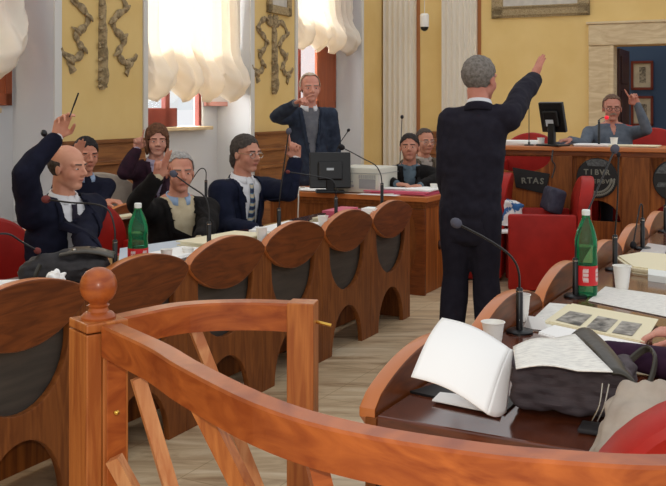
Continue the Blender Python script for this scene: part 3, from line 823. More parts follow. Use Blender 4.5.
def person(label, head, hdir, tdir, seatz=.46, pelvis=None, s=1.0, hs=1.0, arms=None, stand=False, sk=None, hair='short', hairc=(60,50,44),
           jacket=None, shirt=None, tie=None, trousers=None, vopen=.075, vlow=.34, collar=True, glasses=None, belly=0, fat=1.0, tilt=0, mustache=None,
           jlen=.0, build_legs=True, hairline=.068, floor_z=0, brow=None, sleeve=None, neckopen=False, hair_len=0, sleevew=0, neckd=.152, shk=1, legk=0, legsep=.092):
    head = V(head); tf = V((tdir[0],tdir[1],0)).normalized(); tl = V((-tf.y,tf.x,0)); Z = V((0,0,1))
    hz = V(hdir).normalized(); HB = basis(hz)
    if tilt: HB = HB @ Matrix.Rotation(tilt,3,'X')
    HP = lambda f,l,u: head + HB @ V((f,l,u))*hs
    nb = head - Z*neckd*hs - tf*.035          # base of the neck
    if pelvis is None:
        pz = seatz+.115 if not stand else nb.z-.53*s
        pelvis = V((nb.x,nb.y,pz)) - tf*(.05 if not stand else .0)
    pelvis = V(pelvis); 
    root = thing('person', label, 'person', (pelvis.x,pelvis.y,floor_z))
    spine = lambda t: pelvis.lerp(nb, t) + tf*(-.02*math.sin(math.pi*t))
    sp_up = (nb-pelvis).normalized()
    TB = Matrix((tf, tl, Z)).transposed()
    shw = .185*s*fat**.5*shk
    sh = {'L': nb+tl*shw-Z*.080, 'R': nb-tl*shw-Z*.080}
    if shk<1: sh['L'] = sh['L']-Z*.025; sh['R'] = sh['R']-Z*.005
    A = {}
    for sd in 'LR':
        a = (arms or {}).get(sd); sg = 1 if sd=='L' else -1
        if a is None or a=='rest':
            el = sh[sd]-Z*.25*s+tf*.10+tl*sg*.05; wr = el+tf*.22-tl*sg*.10-Z*.0
            wr.z = max(wr.z, .0); A[sd] = (el, wr, (wr-el).normalized(), -Z, 'rest')
        elif a=='down':
            el = sh[sd]-Z*.28*s-tf*.02+tl*sg*.05; wr = el-Z*.24*s+tf*.06; A[sd]=(el,wr,V((0,0,-1))+tf*.15,-tl*sg,'rest')
        else:
            el,wr,d,n,ps = a; A[sd]=(V(el),V(wr),V(d),V(n),ps)
        if (a is not None) and a not in('rest','down'):
            # keep limb lengths human: slide the shoulder end only
            pass
    def torso(bm, o):
        ell(bm, spine(0.0)+Z*.0, (.118+o+belly*.4, .168*fat+o, .115+o*.5), TB)
        ell(bm, spine(.25)+tf*(.012+belly*.6), (.118+o+belly, .158*fat+o, .15), TB)
        ell(bm, spine(.52)+tf*(.005+belly*.4), (.118+o+belly*.5, .168*fat+o, .17), TB)
        ell(bm, spine(.76), (.105+o, .170*fat+o, .13), TB)
        for t_ in (.08,.16,.34,.43,.6,.68):
            m_ = math.sin(math.pi*min(1,t_*1.3)); ell(bm, spine(t_)+tf*(.008+belly*.6*m_), (.116+o+belly*.8*m_, .163*fat+o, .12), TB)
        for sd in 'LR':
            rcone(bm, nb-Z*.085, sh[sd], .085+o, .060+o); rcone(bm, nb-Z*.045, sh[sd], .055+o, .050+o)
        rcone(bm, nb-Z*.06, nb-Z*.015, .085+o, .058+o)
    def armp(bm, o, end=1.0, o2=None):
        o2 = o if o2 is None else o2
        for sd in 'LR':
            el,wr,_,_,_ = A[sd]; 
            rcone(bm, sh[sd], sh[sd].lerp(el,.4), .062*s+o, .055*s+o); rcone(bm, sh[sd].lerp(el,.4), el, .055*s+o, .044*s+o)
            w_ = el.lerp(wr, end); rcone(bm, el, el.lerp(w_,.35), .043*s+o, .044*s+o2); rcone(bm, el.lerp(w_,.35), w_, .044*s+o2, .030*s+o2)
    LG = {}
    for sd,sg in (('L',1),('R',-1)):
        hip = pelvis+tl*sg*legsep*s-Z*.03
        if stand:
            kn = V((hip.x,hip.y,floor_z+(hip.z-floor_z)*.53))+tf*.03+tl*sg*.012; an = V((hip.x,hip.y,floor_z+.085))+tl*sg*.035
        else:
            kn = hip+tf*.42+tl*sg*.04-Z*.01; an = V((kn.x,kn.y,floor_z+.085))-tf*.04
        LG[sd]=(hip,kn,an)
    def legp(bm, o, full=True):
        for sd in 'LR':
            hip,kn,an = LG[sd]
            rcone(bm, hip, kn, .088*fat**.5+o, .056+o); rcone(bm, kn, kn.lerp(an,.35), .056+o, .055+o*1.2); rcone(bm, kn.lerp(an,.35), an, .055+o*1.2, .040+o*1.7)
    # ---- body, one skin
    b = bmesh.new()
    e = lambda c,r,sub=3: ell(b, HP(*c), tuple(x*hs for x in r), HB, sub)
    e((-.012,0,.034),(.098,.077,.086)); e((.028,0,-.018),(.066,.064,.092)); e((.052,0,-.086),(.036,.034,.027)); e((.0,0,-.05),(.07,.060,.055))
    e((.052,.034,-.028),(.032,.030,.034)); e((.052,-.034,-.028),(.032,.030,.034))
    for sg in (1,-1):
        rcone(b, HP(.084,sg*.012,.026), HP(.070,sg*.050,.026), .0125*hs, .011*hs, 1)
        e((-.004,sg*.079,-.006),(.018,.0085,.032),2); e((.098,sg*.0125,-.028),(.011,.009,.009),1)
        e((.068,sg*.032,.004),(.017,.019,.013),2)
    rcone(b, HP(.090,0,.014), HP(.112,0,-.021), .0092*hs, .0135*hs, 1)
    e((.087,0,-.051),(.010,.024,.006),1); e((.085,0,-.061),(.010,.021,.007),1)
    rcone(b, HP(-.028,0,-.055), nb-Z*.02, .054*hs, .060*hs)
    torso(b, -.004); armp(b, -.006)
    for sd,sg in (('L',1),('R',-1)):
        el,wr,d,n,ps = A[sd]
        rcone(b, el.lerp(wr,.8), wr, .030*s, .0245*s, 1)
        hand(b, wr, d, n, ps, -sg, s*.98)
    if build_legs:
        legp(b, -.012)
        for sd in 'LR':
            an = LG[sd][2]; rcone(b, an-Z*.03, an+tf*.13-Z*.055, .034, .026, 1)
    body = obj('body', remeshed(b, .0062, 2), skin(*(sk or (0,(206,150,122),(196,132,106)))), root)
    # ---- eyes, brows, mouth
    hc = mat('hair', hairc, .75, rgb2=tuple(min(255,int(c*1.22+8)) for c in hairc), scale=(60,60,60), bump=.5, spec=.15)
    bc_ = hc if brow is None else mat('brow', brow, .8)
    mb = bmesh.new()
    em = mat('eye_white',(214,204,198),.3); im = mat('iris',(46,34,28),.2)
    for sg in (1,-1):
        eb = bmesh.new(); ell(eb, HP(.0790,sg*.032,.0025), tuple(x*hs for x in (.0085,.0115,.0048)), HB, 2); eo = obj('eye', eb, em, root)
        ib = bmesh.new(); ell(ib, HP(.0860,sg*.032,.0025), tuple(x*hs for x in (.0030,.0055,.0050)), HB, 2); obj('iris', ib, im, eo, origin=parent_world(eo))
        wb_ = bmesh.new(); rcone(wb_, HP(.0935,sg*.014,.0250), HP(.083,sg*.048,.0265), .0042*hs, .0030*hs, 1); obj('eyebrow', wb_, bc_, root)
    ell(mb, HP(.0925,0,-.0555), tuple(x*hs for x in (.0065,.022,.0036)), HB, 2)
    obj('mouth', mb, mat('lips',(168,96,86),.5), root)
    if mustache:
        k = bmesh.new(); rcone(k, HP(.101,.002,-.041), HP(.088,.030,-.050), .008*hs,.005*hs,1); rcone(k, HP(.101,-.002,-.041), HP(.088,-.030,-.050), .008*hs,.005*hs,1)
        obj('mustache', remeshed(k,.003,1), mat('mustache',mustache,.9), root)
    # ---- hair
    k = bmesh.new()
    g = .010 if hair!='long' else .018
    ellh = bmesh.ops.create_icosphere(k, subdivisions=5, radius=1)
    for v in k.verts:
        fr_ = min(1,max(0,(v.co.x-.25)/.6)); g_ = g*(1-.75*fr_)
        p = V((v.co.x*(.098+g_), v.co.y*(.077+g_*.85), v.co.z*(.086+g_*1.1)))
        nn = noise.noise(V((p.x*25,p.y*60,p.z*60)))*.004 + noise.noise(p*130)*.0015; p += p.normalized()*nn
        v.co = p + V((-.012,0,.034))
    if hair in ('bald','receding','short','collar','long'):
        def kf(p):
            if hair=='bald': return p.x < .012 and p.z < .052 - (p.x+.1)*.15 and p.z > -.045+max(0,p.x+.03)*.9
            hl = hairline if hair!='receding' else hairline+.012
            low = -.070 if p.x < -.04 else -.070+(p.x+.04)*1.5
            if hair=='collar': low -= .03 if p.x<-.03 else 0
            if p.x > .014:
                side = hl + (.012*math.cos(p.y*55)) - .9*max(0,abs(p.y)-.050)
                if hair=='receding': side += .018*min(1,(abs(p.y)/.035)**2) if abs(p.y)<.05 else .018
                if hair=='long': side = hl-.9*max(0,abs(p.y)-.012)
                return p.z > side + noise.noise(p*70)*.006
            return p.z > low
        keep(k, kf)
    if hair in ('collar','long'):
        t = bmesh.new()
        if hair=='collar':
            ell(t, V((-.070,0,-.035)), (.040,.070,.075), None, 3)
        else:
            for yy in (-1,1): ell(t, V((-.010,yy*.072,-.02)), (.052,.022,.085), None, 3); ell(t, V((.035,yy*.064,.045)), (.035,.022,.035), None, 3)
            ell(t, V((-.065,0,-.03)), (.055,.082,.095), None, 3)
        for v in t.verts: v.co += v.co.normalized()*noise.noise(v.co*60)*.006
        merge(k, t)
    for v in k.verts: v.co = HP(*v.co)
    
    for _ in range(2): bmesh.ops.smooth_vert(k, verts=[v for v in k.verts if v.is_boundary], factor=.5, use_axis_x=True, use_axis_y=True, use_axis_z=True)
    ho = obj('hair', k, hc, root); solid(ho, .005, -1)
    # ---- clothes
    shm = shirt or cloth('shirt',(200,200,200)); 
    jm = jacket
    k = bmesh.new(); torso(k, .004); armp(k, .004, .97)
    k = remeshed(k, .010, 3)
    def skeep(p):
        q = p-nb; f_, l_ = q.dot(tf), q.dot(tl)
        if q.z > .012 and math.hypot(f_,l_) < .115: return False
        if neckopen and f_ > .02 and q.z > -.10 and abs(l_) < (.028*(q.z+.10)/.10): return False
        return p.z > pelvis.z-.08
    keep(k, skeep)
    for _ in range(5): bmesh.ops.smooth_vert(k, verts=[v for v in k.verts if v.is_boundary], factor=.5, use_axis_x=True, use_axis_y=True, use_axis_z=True)
    tree = BVHTree.FromBMesh(k)
    so = obj('shirt' if jm else 'sweater', k, shm, root); 
    if collar is not None:
        k = bmesh.new(); n_=28; pts=[]
        cm = shm if collar is True else collar
        prof = []
        for i in range(n_+1):
            a = math.radians(18+ (324)*i/n_); 
            c0 = nb + tf*math.cos(a)*.066 + tl*math.sin(a)*.070 + Z*(.012+.022*(-math.cos(a))*.8)
            prof.append(c0)
        rings=[]
        for c0 in prof:
            o_ = (c0-nb); o_.z=0; o_.normalize()
            rings.append([k.verts.new(c0-Z*.035+o_*.014), k.verts.new(c0+Z*.012-o_*.002)])
        for i in range(n_):
            k.faces.new((rings[i][0],rings[i+1][0],rings[i+1][1],rings[i][1]))
        oc = obj('collar', k, cm, root); solid(oc, .008, 0)
    if tie:
        # strip laid over the shirt
        k = bmesh.new(); rows=[]
        for i in range(16):
            t = i/15; zz = nb.z - .035 - t*(nb.z-.035-(pelvis.z+.02)); wd = (.017 if i==0 else .013+.022*min(1,t*1.5))
            r=[]
            for l_ in (-1,0,1):
                o0 = V((nb.x,nb.y,zz))+tl*l_*wd+tf*.5; hit = tree.ray_cast(o0, -tf)
                p = hit[0] if hit[0] is not None else V((nb.x,nb.y,zz))+tl*l_*wd+tf*.1
                r.append(k.verts.new(p+tf*(.012 if l_==0 else .007)))
            rows.append(r)
        for i in range(15):
            for j in range(2): k.faces.new((rows[i][j],rows[i+1][j],rows[i+1][j+1],rows[i][j+1]))
        to = obj('tie', k, tie, root); solid(to,.004,0)
    if jm:
        k = bmesh.new(); torso(k, .020); armp(k, .019+sleevew*.4, .90, .017+sleevew)
        if jlen:
            ell(k, spine(0)-Z*jlen*.45, (.125,.180*fat,.13), TB); rcone(k, pelvis-Z*jlen*.7+tl*.06, pelvis-Z*jlen*.7-tl*.06, .115,.115)
        for q_ in range(0): pass
        k = remeshed(k, .010, 9)
        for v in k.verts:
            v.co += v.normal*(noise.noise(v.co*9)*.010 + noise.noise(v.co*24+V((3,1,2)))*.004)
        zlo = nb.z - vlow
        def on_arm(p):
            for sd in 'LR':
                el,wr = A[sd][0],A[sd][1]
                for a_,c_ in ((sh[sd].lerp(el,.45),el),(el,wr)):
                    ab = c_-a_; t_ = max(0,min(1,(p-a_).dot(ab)/max(1e-6,ab.length_squared)))
                    if (a_+ab*t_-p).length < .078: return True
            return False
        def jkeep(p):
            q = p-nb; f_, l_ = q.dot(tf), q.dot(tl); r_ = math.hypot(f_,l_)
            if q.z > -.0 and r_ < .10: return False
            if q.z > .03 and r_ < .12: return False
            if stand and p.z < pelvis.z-jlen-.02: return False
            if p.z < pelvis.z-.10-jlen: return False
            if f_ > .0 and p.z > zlo and r_<.30 and not on_arm(p):
                tt = (p.z-zlo)/vlow
                if abs(l_) < vopen*tt**.8 + (.0): return False
            if f_ > 0 and p.z <= zlo and vlow > .5: return True
            return True
        keep(k, jkeep)
        tr2 = BVHTree.FromBMesh(k)
        
        for v in k.verts:
            if v.is_boundary:
                q = v.co-nb; f_, l_ = q.dot(tf), q.dot(tl)
                if f_ > .03 and v.co.z > zlo-.02 and abs(l_) < vopen+.03 and not on_arm(v.co):
                    tt = max(0,(v.co.z-zlo)/vlow); li = vopen*tt**.8*(1 if l_>0 else -1); v.co += tl*(li-l_)
        for _ in range(3): bmesh.ops.smooth_vert(k, verts=[v for v in k.verts if v.is_boundary], factor=.4, use_axis_x=True, use_axis_y=True, use_axis_z=True)
        jo = obj('jacket', k, jm, root); solid(jo, .010, -1)
        # lapels / jacket collar following the opening
        for sg in (1,-1):
            k = bmesh.new(); rows=[]
            for i in range(13):
                t = i/12; zz = nb.z-.02-(vlow-.03)*t; tt = (zz-zlo)/vlow; li = vopen*max(tt,0)**.8; wo = .042*(1-abs(t-.35)*.9)+.006
                r=[]
                for l_ in (li-.002, li+wo*.5, li+wo):
                    o0 = V((nb.x,nb.y,zz))+tl*l_*sg+tf*.5; hit = tr2.ray_cast(o0, -tf)
                    if hit[0] is None: hit = tree.ray_cast(o0,-tf)
                    p = hit[0] if hit[0] is not None else None
                    r.append(p)
                if None in r: continue
                rows.append([k.verts.new(p+tf*.007) for p in r])
            for i in range(len(rows)-1):
                for j in range(2): k.faces.new((rows[i][j],rows[i+1][j],rows[i+1][j+1],rows[i][j+1]))
            if len(rows)>1:
                lo_ = obj('lapel', k, jm, root); solid(lo_, .005, 1)
            else: k.free()
        k = bmesh.new(); rings=[]
        for i in range(21):
            a = math.radians(75+210*i/20); o_ = tf*math.cos(a)+tl*math.sin(a)
            c0 = nb+o_*.082+Z*(-.012-.030*math.cos(a))
            rings.append([k.verts.new(c0-Z*.045+o_*.025), k.verts.new(c0+o_*.004), k.verts.new(c0-Z*.01-o_*.004)])
        for i in range(20):
            for j in range(2): k.faces.new((rings[i][j],rings[i+1][j],rings[i+1][j+1],rings[i][j+1]))
        oc = obj('jacket_collar', k, jm, root); solid(oc,.008,0)
        for sd in 'LR':
            k = bmesh.new(); el,wr,_,_,_ = A[sd]; rcone(k, el.lerp(wr,.86), el.lerp(wr,.97), .036*s, .035*s, 2)
            obj('shirt_cuff', k, shm, root)
    if build_legs:
        k = bmesh.new(); legp(k, .010+legk); ell(k, pelvis, (.130,.178*fat,.12), TB)
        if stand:
            for sd in 'LR':
                hip,kn,an = LG[sd]; rcone(k, kn, an-Z*.03, .068,.062)
        k = remeshed(k, .013, 3)
        for v in k.verts: v.co += v.normal*noise.noise(v.co*V((10,10,5)))*.008
        obj('trousers', k, trousers or cloth('trousers',(36,36,42)), root)
        for sd in 'LR':
            k = bmesh.new(); an = LG[sd][2]; z0 = floor_z
            rcone(k, V((an.x,an.y,z0+.045))-tf*.03, V((an.x,an.y,z0+.042))+tf*.17, .043,.036,2)
            for v in k.verts: v.co.z = max(v.co.z, z0+.003)
            obj('shoe', k, M['black'], root)
    if glasses:
        k = bmesh.new()
        for sg in (1,-1):
            c0 = HP(.100,sg*.034,.0); pts=[c0 + HB@V((-.006*abs(math.cos(a))**2, math.cos(a)*.024, math.sin(a)*.018))*hs for a in [2*math.pi*i/18 for i in range(19)]]
            tube(k, pts, .0021*hs, 6)
            tube(k, [HP(.094,sg*.058,.006),HP(.04,sg*.080,.010),HP(-.01,sg*.084,.004)], .002*hs, 6)
        tube(k, [HP(.104,-.011,.004),HP(.108,0,.007),HP(.104,.011,.004)], .0021*hs, 6)
        obj('glasses', k, glasses, root)
    return root

WP = W
navy = cloth('navy_wool',(25,27,44),(19,21,36)); dark = cloth('dark_wool',(34,30,34),(26,24,30)); slatej = cloth('slate_jacket',(52,60,74),(42,48,62))
plum = cloth('plum_wool',(56,32,44),(42,26,36)); black_c = cloth('black_wool',(28,25,24),(20,18,18))
white = cloth('white_shirt',(222,222,224)); cream = cloth('cream_sweater',(196,182,152),(184,168,138)); greyblue = cloth('grey_blue_knit',(98,106,116),(84,92,102))
lightblue = cloth('light_blue_shirt',(150,172,200)); greyk = cloth('grey_knit',(112,112,116),(98,98,104)); denim = cloth('grey_denim_shirt',(96,112,122),(82,96,106))
tan = cloth('tan_tweed',(104,92,76),(84,74,62),scale=(80,80,80)); purple = cloth('purple_knit',(58,34,56),(46,26,46))
tie_d = cloth('dark_tie',(42,38,50)); tie_s = mat('striped_tie',(44,54,84),.6)
def striped():
    m = tie_s; nt=m.node_tree; N=nt.nodes.new; L=nt.links.new
    tc=N('ShaderNodeTexCoord'); mp=N('ShaderNodeMapping'); mp.inputs['Rotation'].default_value=(0,.9,.6); L(tc.outputs['Object'],mp.inputs[0])
    wv=N('ShaderNodeTexWave'); wv.inputs['Scale'].default_value=9; L(mp.outputs[0],wv.inputs[0])
    r=N('ShaderNodeValToRGB'); r.color_ramp.interpolation='CONSTANT'; e=r.color_ramp.elements; e[0].color=(*srgb((36,48,78)),1); e[1].position=.72; e[1].color=(*srgb((190,176,150)),1); k=e.new(.42); k.color=(*srgb((92,130,150)),1)
    L(wv.outputs['Fac'],r.inputs[0]); L(r.outputs[0],nt.nodes['Principled BSDF'].inputs['Base Color'])
striped()
F1 = (.80,-.60,0)
def rise(a, b): return (V(b)-V(a))
# P1 bald man
person('seated bald man in dark navy jacket at far left, raising a hand with a pen', WP(68,168,5.0), (.93,-.36,-.06), (.80,-.60), s=1.02, hs=1.0,
  arms={'R':(WP(25,172,4.72), WP(57,137,4.80), rise(WP(57,137,4.8),WP(66,110,4.78)), (.55,-.8,.0), 'pen'), 'L':(WP(84,240,4.85),WP(92,256,4.66),(.8,-.6,-.2),(0,0,-1),'rest')},
  hair='bald', hairc=(62,56,52), jacket=navy, shirt=white, tie=tie_d, sk=(1,(214,156,128),(202,138,112)), vopen=.075, vlow=.44, fat=1.05)
# P2
person('seated young man in navy pullover behind the bald man, hand raised before his forehead', WP(86,155,7.0), (.55,-.80,-.12), (.6,-.8), s=1.0, hs=1.06,
  arms={'R':(WP(66,186,6.85), WP(75,163,6.72), rise(WP(75,163,6.7),WP(81,138,6.66)), (.5,-.8,0), 'open'), 'L':(WP(98,208,6.95),WP(108,201,6.72),(.9,-.4,0),(0,0,-1),'rest')},
  hair='short', hairc=(34,30,30), shirt=navy, collar=lightblue, sk=(2,(206,146,120),(192,128,104)))
# P3
person('seated brown-haired woman in dark plum jacket pointing one finger upward', WP(157,141,7.6), (.28,-.95,-.05), (.35,-.93), s=.96, hs=1.05,
  arms={'R':(WP(124,172,7.38), WP(137,149,7.42), rise(WP(137,149,7.4),WP(140,128,7.36)), (.3,-.95,0), 'point'), 'L':(WP(172,190,7.5),WP(170,200,7.3),(-.5,-.8,0),(0,0,-1),'rest')},
  hair='long', hairc=(84,56,40), jacket=plum, shirt=cloth('lilac_blouse',(170,160,180)), sk=(3,(208,154,132),(196,138,118)), vopen=.06, vlow=.3, neckopen=True, build_legs=True)
# P4
person('seated grey-haired man in black jacket and cream sweater raising two fingers', WP(180,173,5.7), (.34,-.93,-.02), (.5,-.86), s=1.0, hs=1.0,
  arms={'R':(WP(137,204,5.40), WP(158,176,5.28), rise(WP(158,176,5.28),WP(166,146,5.22)), (.35,-.93,0), 'two'), 'L':(WP(208,226,5.6),WP(200,240,5.35),(.2,-.9,0),(0,0,-1),'rest')},
  hair='receding', hairc=(136,132,128), brow=(120,110,100), jacket=black_c, shirt=cream, collar=lightblue, sk=(4,(206,148,124),(190,126,104)), vopen=.085, vlow=.44, belly=.02)
# P5
person('seated man with glasses in navy suit and striped tie pointing upward', WP(246,154,6.2), (.76,-.64,-.05), (.76,-.65), s=1.04, hs=1.02,
  arms={'L':(WP(289,192,6.12), WP(296,159,6.12), rise(WP(296,158,6.12),WP(294,133,6.1)), (-.2,-.95,0), 'point'), 'R':(WP(226,226,6.0),WP(256,231,5.80),(.9,-.4,0),(0,0,-1),'rest')},
  hair='collar', hairc=(58,52,48), jacket=cloth('navy_suit',(26,30,50),(20,25,42)), shirt=white, tie=tie_s, glasses=M['chrome'], sk=(5,(202,146,122),(188,126,104)), vopen=.095, vlow=.42)
# P6 standing
person('older balding man in slate jacket standing by the wall, pointing at the camera', WP(310,88.5,8.8), (.24,-.96,-.02), (.30,-.95), s=1.06, hs=1.14, stand=True,
  arms={'R':(WP(276,117,8.60), WP(296,103,8.38), rise(WP(296,103,8.38),WP(312,93,8.26)), (.3,-.1,-.9), 'point'), 'L':'down'},
  hair='receding', hairc=(168,152,134), hairline=.085, brow=(150,136,120), jacket=slatej, shirt=greyk, collar=white, sk=(6,(212,152,132),(200,134,114)), vopen=.085, vlow=.5, jlen=.16, fat=1.06)
# P7
person('seated dark-haired man in black cardigan looking up behind the side desk', WP(409.5,148,8.45), (-.12,-.98,.10), (-.05,-1), s=1.0, hs=1.04,
  arms={'R':(WP(382,182,8.3),WP(397,184,8.05),(.9,-.35,-.05),(0,0,-1),'rest'), 'L':(WP(436,180,8.35),WP(420,186,8.1),(-.7,-.5,0),(0,0,-1),'rest')},
  hair='short', hairc=(44,38,36), jacket=black_c, fat=1.08, shirt=denim, sk=(7,(196,140,116),(182,122,100)), vopen=.06, vlow=.5)
# P8
person('seated man with glasses in tan jacket behind the dark-haired man', WP(425,142,9.35), (.35,-.93,-.02), (.3,-.95), s=1.0, hs=1.05,
  hair='receding', hairc=(70,60,54), jacket=tan, shirt=cloth('check_shirt',(170,160,150)), glasses=M['chrome'], sk=(8,(206,148,122),(192,130,106)), vopen=.07, vlow=.4)
# P9 standing back view
person('grey-haired man in dark suit standing with his back turned, arm raised', WP(480,80,5.9), (.66,.74,-.02), (.26,.965), s=1.06, hs=1.18, stand=True, pelvis=WP(470,206,5.88),
  arms={'R':(WP(522,94,6.06), WP(534,79,6.31), rise(WP(534,80,6.34),WP(543,53,6.40)), (.85,.45,0), 'open'), 'L':(WP(446,166,5.92),WP(452,203,6.12),(.05,.1,-1),(1,0,0),'rest')},
  hair='short', hairc=(104,98,92), jacket=cloth('dark_suit',(38,36,46),(32,30,40)), shirt=white, trousers=cloth('dark_suit_trousers',(36,34,44),(30,28,38)), sk=(9,(204,138,118),(188,120,100)), jlen=.22, fat=1.04, sleevew=.014, neckd=.128, shk=.88, legk=.016, legsep=.078)
# P10
person('seated man with glasses and mustache in grey-blue sweater behind the dais, pointing upward', WP(612,108.5,9.15), (-.16,-.98,-.06), (-.08,-.99), s=1.06, hs=1.07, floor_z=.35,
  pelvis=WP(613,165,9.15), arms={'L':(WP(647,130,8.95), WP(637,104,8.92), rise(WP(637,104,8.92),WP(628,88,8.9)), (-.1,-.98,0), 'point'), 'R':(WP(584,145,8.95),WP(570,139.5,8.72),(-.95,-.3,-.1),(0,0,-1),'rest')},
  hair='receding', hairc=(92,72,58), shirt=greyblue, collar=cloth('blue_collar',(88,104,140)), glasses=M['black'], mustache=(150,136,120), sk=(10,(196,138,118),(182,120,102)), belly=.03, fat=1.15, neckopen=True, neckd=.145)
# P11 mostly outside the frame at right
person('person in purple sleeve reaching over the desk at the right edge', (1.40,2.42,1.19), (-.7,.7,-.3), (-.88,.475), s=1.0, hs=1.0,
  arms={'L':((1.02,2.50,.80), WP(604,351,2.72), (-.9,.42,-.02),(0,0,-1),'rest'), 'R':((1.28,2.75,.86),(1.10,2.95,.80),(-.9,.3,0),(0,0,-1),'rest')},
  hair='short', hairc=(60,48,40), shirt=purple, sk=(11,(214,158,140),(202,140,122)))
# ============================================================ CHAIRS PLACED
def face(d): return math.atan2(d.y, d.x)-math.pi/2
ch_dir = -v1
def on1(s, d): return E1 + u1*s + v1*d
for s, d, lab in ((-3.10,.98,'bright red empty chair at far left, behind the black bag'),
                  (-2.56,1.10,'red chair under the bald man in navy jacket'),
                  (-1.60,1.24,'red chair under the grey-haired man in cream sweater'),
                  (-.93,1.02,'red chair back with the plaid coat, beside the man in navy suit')):
    p = on1(s,d); chair(lab, (p.x,p.y,0), face(ch_dir))
p = WP(109,0,7.35); 
r_ = chair('grey rounded chair back behind the young man in navy pullover', (p.x,p.y,0), face(V((.45,-.9,0))), H_=.98, w=.66, red='coat', name='grey_chair')
# armchairs in the middle
r_ = chair('large red armchair seen from the side in the centre of the room', (W(540,285,8.15).x, 8.02, 0), math.radians(82), H_=.93, w=.60)
arm = r_
r_ = chair('red armchair standing in front of the dais, behind the larger red one', (1.20, 8.52, 0), math.radians(72), H_=.93, w=.48)
j = thing('folded_jacket', 'dark grey jacket hung over the back of the large red armchair', 'jacket', W(553,212,8.2))
b = bmesh.new()
c0 = W(553,200,8.22)
box(b, (c0.x,c0.y,c0.z), (.13,.36,.21), Matrix.Rotation(math.radians(14),3,'Y'), .03)
bmesh.ops.subdivide_edges(b, edges=b.edges, cuts=3, use_grid_fill=True)
for v in b.verts: v.co += v.co.normalized()*noise.noise(v.co*12)*.012
obj('cloth', b, cloth('grey_jacket_cloth',(74,74,88),(60,60,74)), j)
# paper bag on the armchair seat
g = thing('paper_bag', 'crumpled white and blue paper bag on a sheet on the armchair seat', 'bag', W(509,229,8.2))
b = bmesh.new(); c0 = W(511,213,8.25); box(b, c0, (.16,.14,.22), Matrix.Rotation(.3,3,'Y'), .02)
bmesh.ops.subdivide_edges(b, edges=b.edges, cuts=4, use_grid_fill=True)
for v in b.verts: v.co += V((noise.noise(v.co*14),noise.noise(v.co*14+V((5,5,5))),noise.noise(v.co*14+V((9,1,5)))))*.03
obj('crumpled_paper', b, mat('bag_print',(230,228,224),.7,rgb2=(44,96,150),scale=(13,13,13),lo=.52,hi=.56), g)
b = bmesh.new(); wbox(frame(W(510,229,8.2), V((1,.1,0)), V((-.1,1,0))), -.16,.10,-.15,.2,-.02,.0,.004,b); obj('sheet', b, M['paper'], g, smooth=False)
# chairs behind the dais
for px,Y,lab,hh in ((528,9.4,'red chair back behind the dais counter, left of the monitor',.90),(655,9.3,'red chair at the right end behind the dais counter',.95),(622,9.65,'red chair under the man with mustache',.98)):
    p = W(px,0,Y); chair(lab, (p.x,p.y,.35), face(V((-.3,-.95,0))), H_=hh)
# near chair at bottom right
chair('bright red chair back at the bottom right corner, beside the grey coat', (.745,1.93,0), -.06, H_=1.04, w=.60)

# ============================================================ MICROPHONES
def mic(label, px, Y, ytop, path, head='blackmat', hr=.018, zb=.76, flat=False, cyl=.0115, plate_=True, hdY=None):
    """path = [(px,py,Y)] from the top of the sleeve to the head"""
    base = W(px, 0, Y); root = thing('gooseneck_microphone', label, 'microphone', (base.x,base.y,zb))
    zt = CZ-(ytop-HY)*Y/F
    if plate_:
        b = bmesh.new(); lathe(b, [(.045,0),(.045,.006),(.038,.011)], (base.x,base.y,zb), 20); obj('base', b, M['black'], root)
    b = bmesh.new(); lathe(b, [(cyl,0),(cyl,zt-zb-.004),(cyl*.75,zt-zb)], (base.x,base.y,zb+.001), 14); obj('sleeve', b, M['black'], root)
    b = bmesh.new(); lathe(b, [(cyl*1.03,0),(cyl*1.03,.004)], (base.x,base.y,zt-.012), 14); obj('ring', b, M['chrome'], root)
    pts = [V((base.x,base.y,zt-.002))]+[W(*q) for q in path]
    b = bmesh.new(); tube(b, catmull(pts,6), .0040, 7); obj('gooseneck', b, M['black'], root)
    d = (pts[-1]-pts[-2]).normalized(); b = bmesh.new()
    R = V((0,0,1)).rotation_difference(d).to_matrix(); ell(b, pts[-1]+d*hr*.6, (hr,hr,hr*1.2), R, 2); obj('foam_head', b, M[head], root)
    return root
mic('microphone with dark red-rimmed head crossing the navy jacket of the bald man', 115, 4.17, 240, [(114.5,228,4.17),(109,211,4.17),(96,204.5,4.2),(70,202.5,4.25),(48,199.5,4.3)], 'darkred', .019)
mic('microphone entering from the left edge behind the black bag', -14, 3.75, 246, [(-8,236,3.75),(8,234,3.8),(22,242,3.85),(36,250,3.9)], 'darkred', .014)
mic('microphone bending in front of the grey-haired man', 209, 4.78, 222, [(208.5,208,4.8),(204,196,4.82),(190,186,4.86),(175,175,4.9)], 'greyfoam', .019)
mic('tall straight microphone before the man in navy suit', 279, 5.38, 208, [(280,195,5.38),(284,165,5.4),(288.5,133,5.42)], 'greyfoam', .017)
mic('microphone with long neck bending left in front of the dark monitor', 336, 5.98, 197, [(335.5,187,5.98),(332,180,5.98),(320,177,5.98),(305,174.5,5.98),(289,172,5.98)], 'darkred', .012)
mic('microphone arching over the beige machine', 382, 6.6, 183, [(380.5,174,6.6),(375,165,6.6),(362,158,6.62),(351,152,6.64),(343,148,6.66)], 'blackmat', .022)
mic('small-headed microphone rising behind the dark monitor', 334, 8.15, 180, [(334,165,8.15),(338,147,8.15),(348,131,8.15)], 'black', .014, zb=.786)
mic('slim straight microphone behind the dark-haired man in black', 400, 8.62, 170, [(400,160,8.62),(401,140,8.62),(402,118,8.62)], 'black', .016, zb=.66, plate_=False)
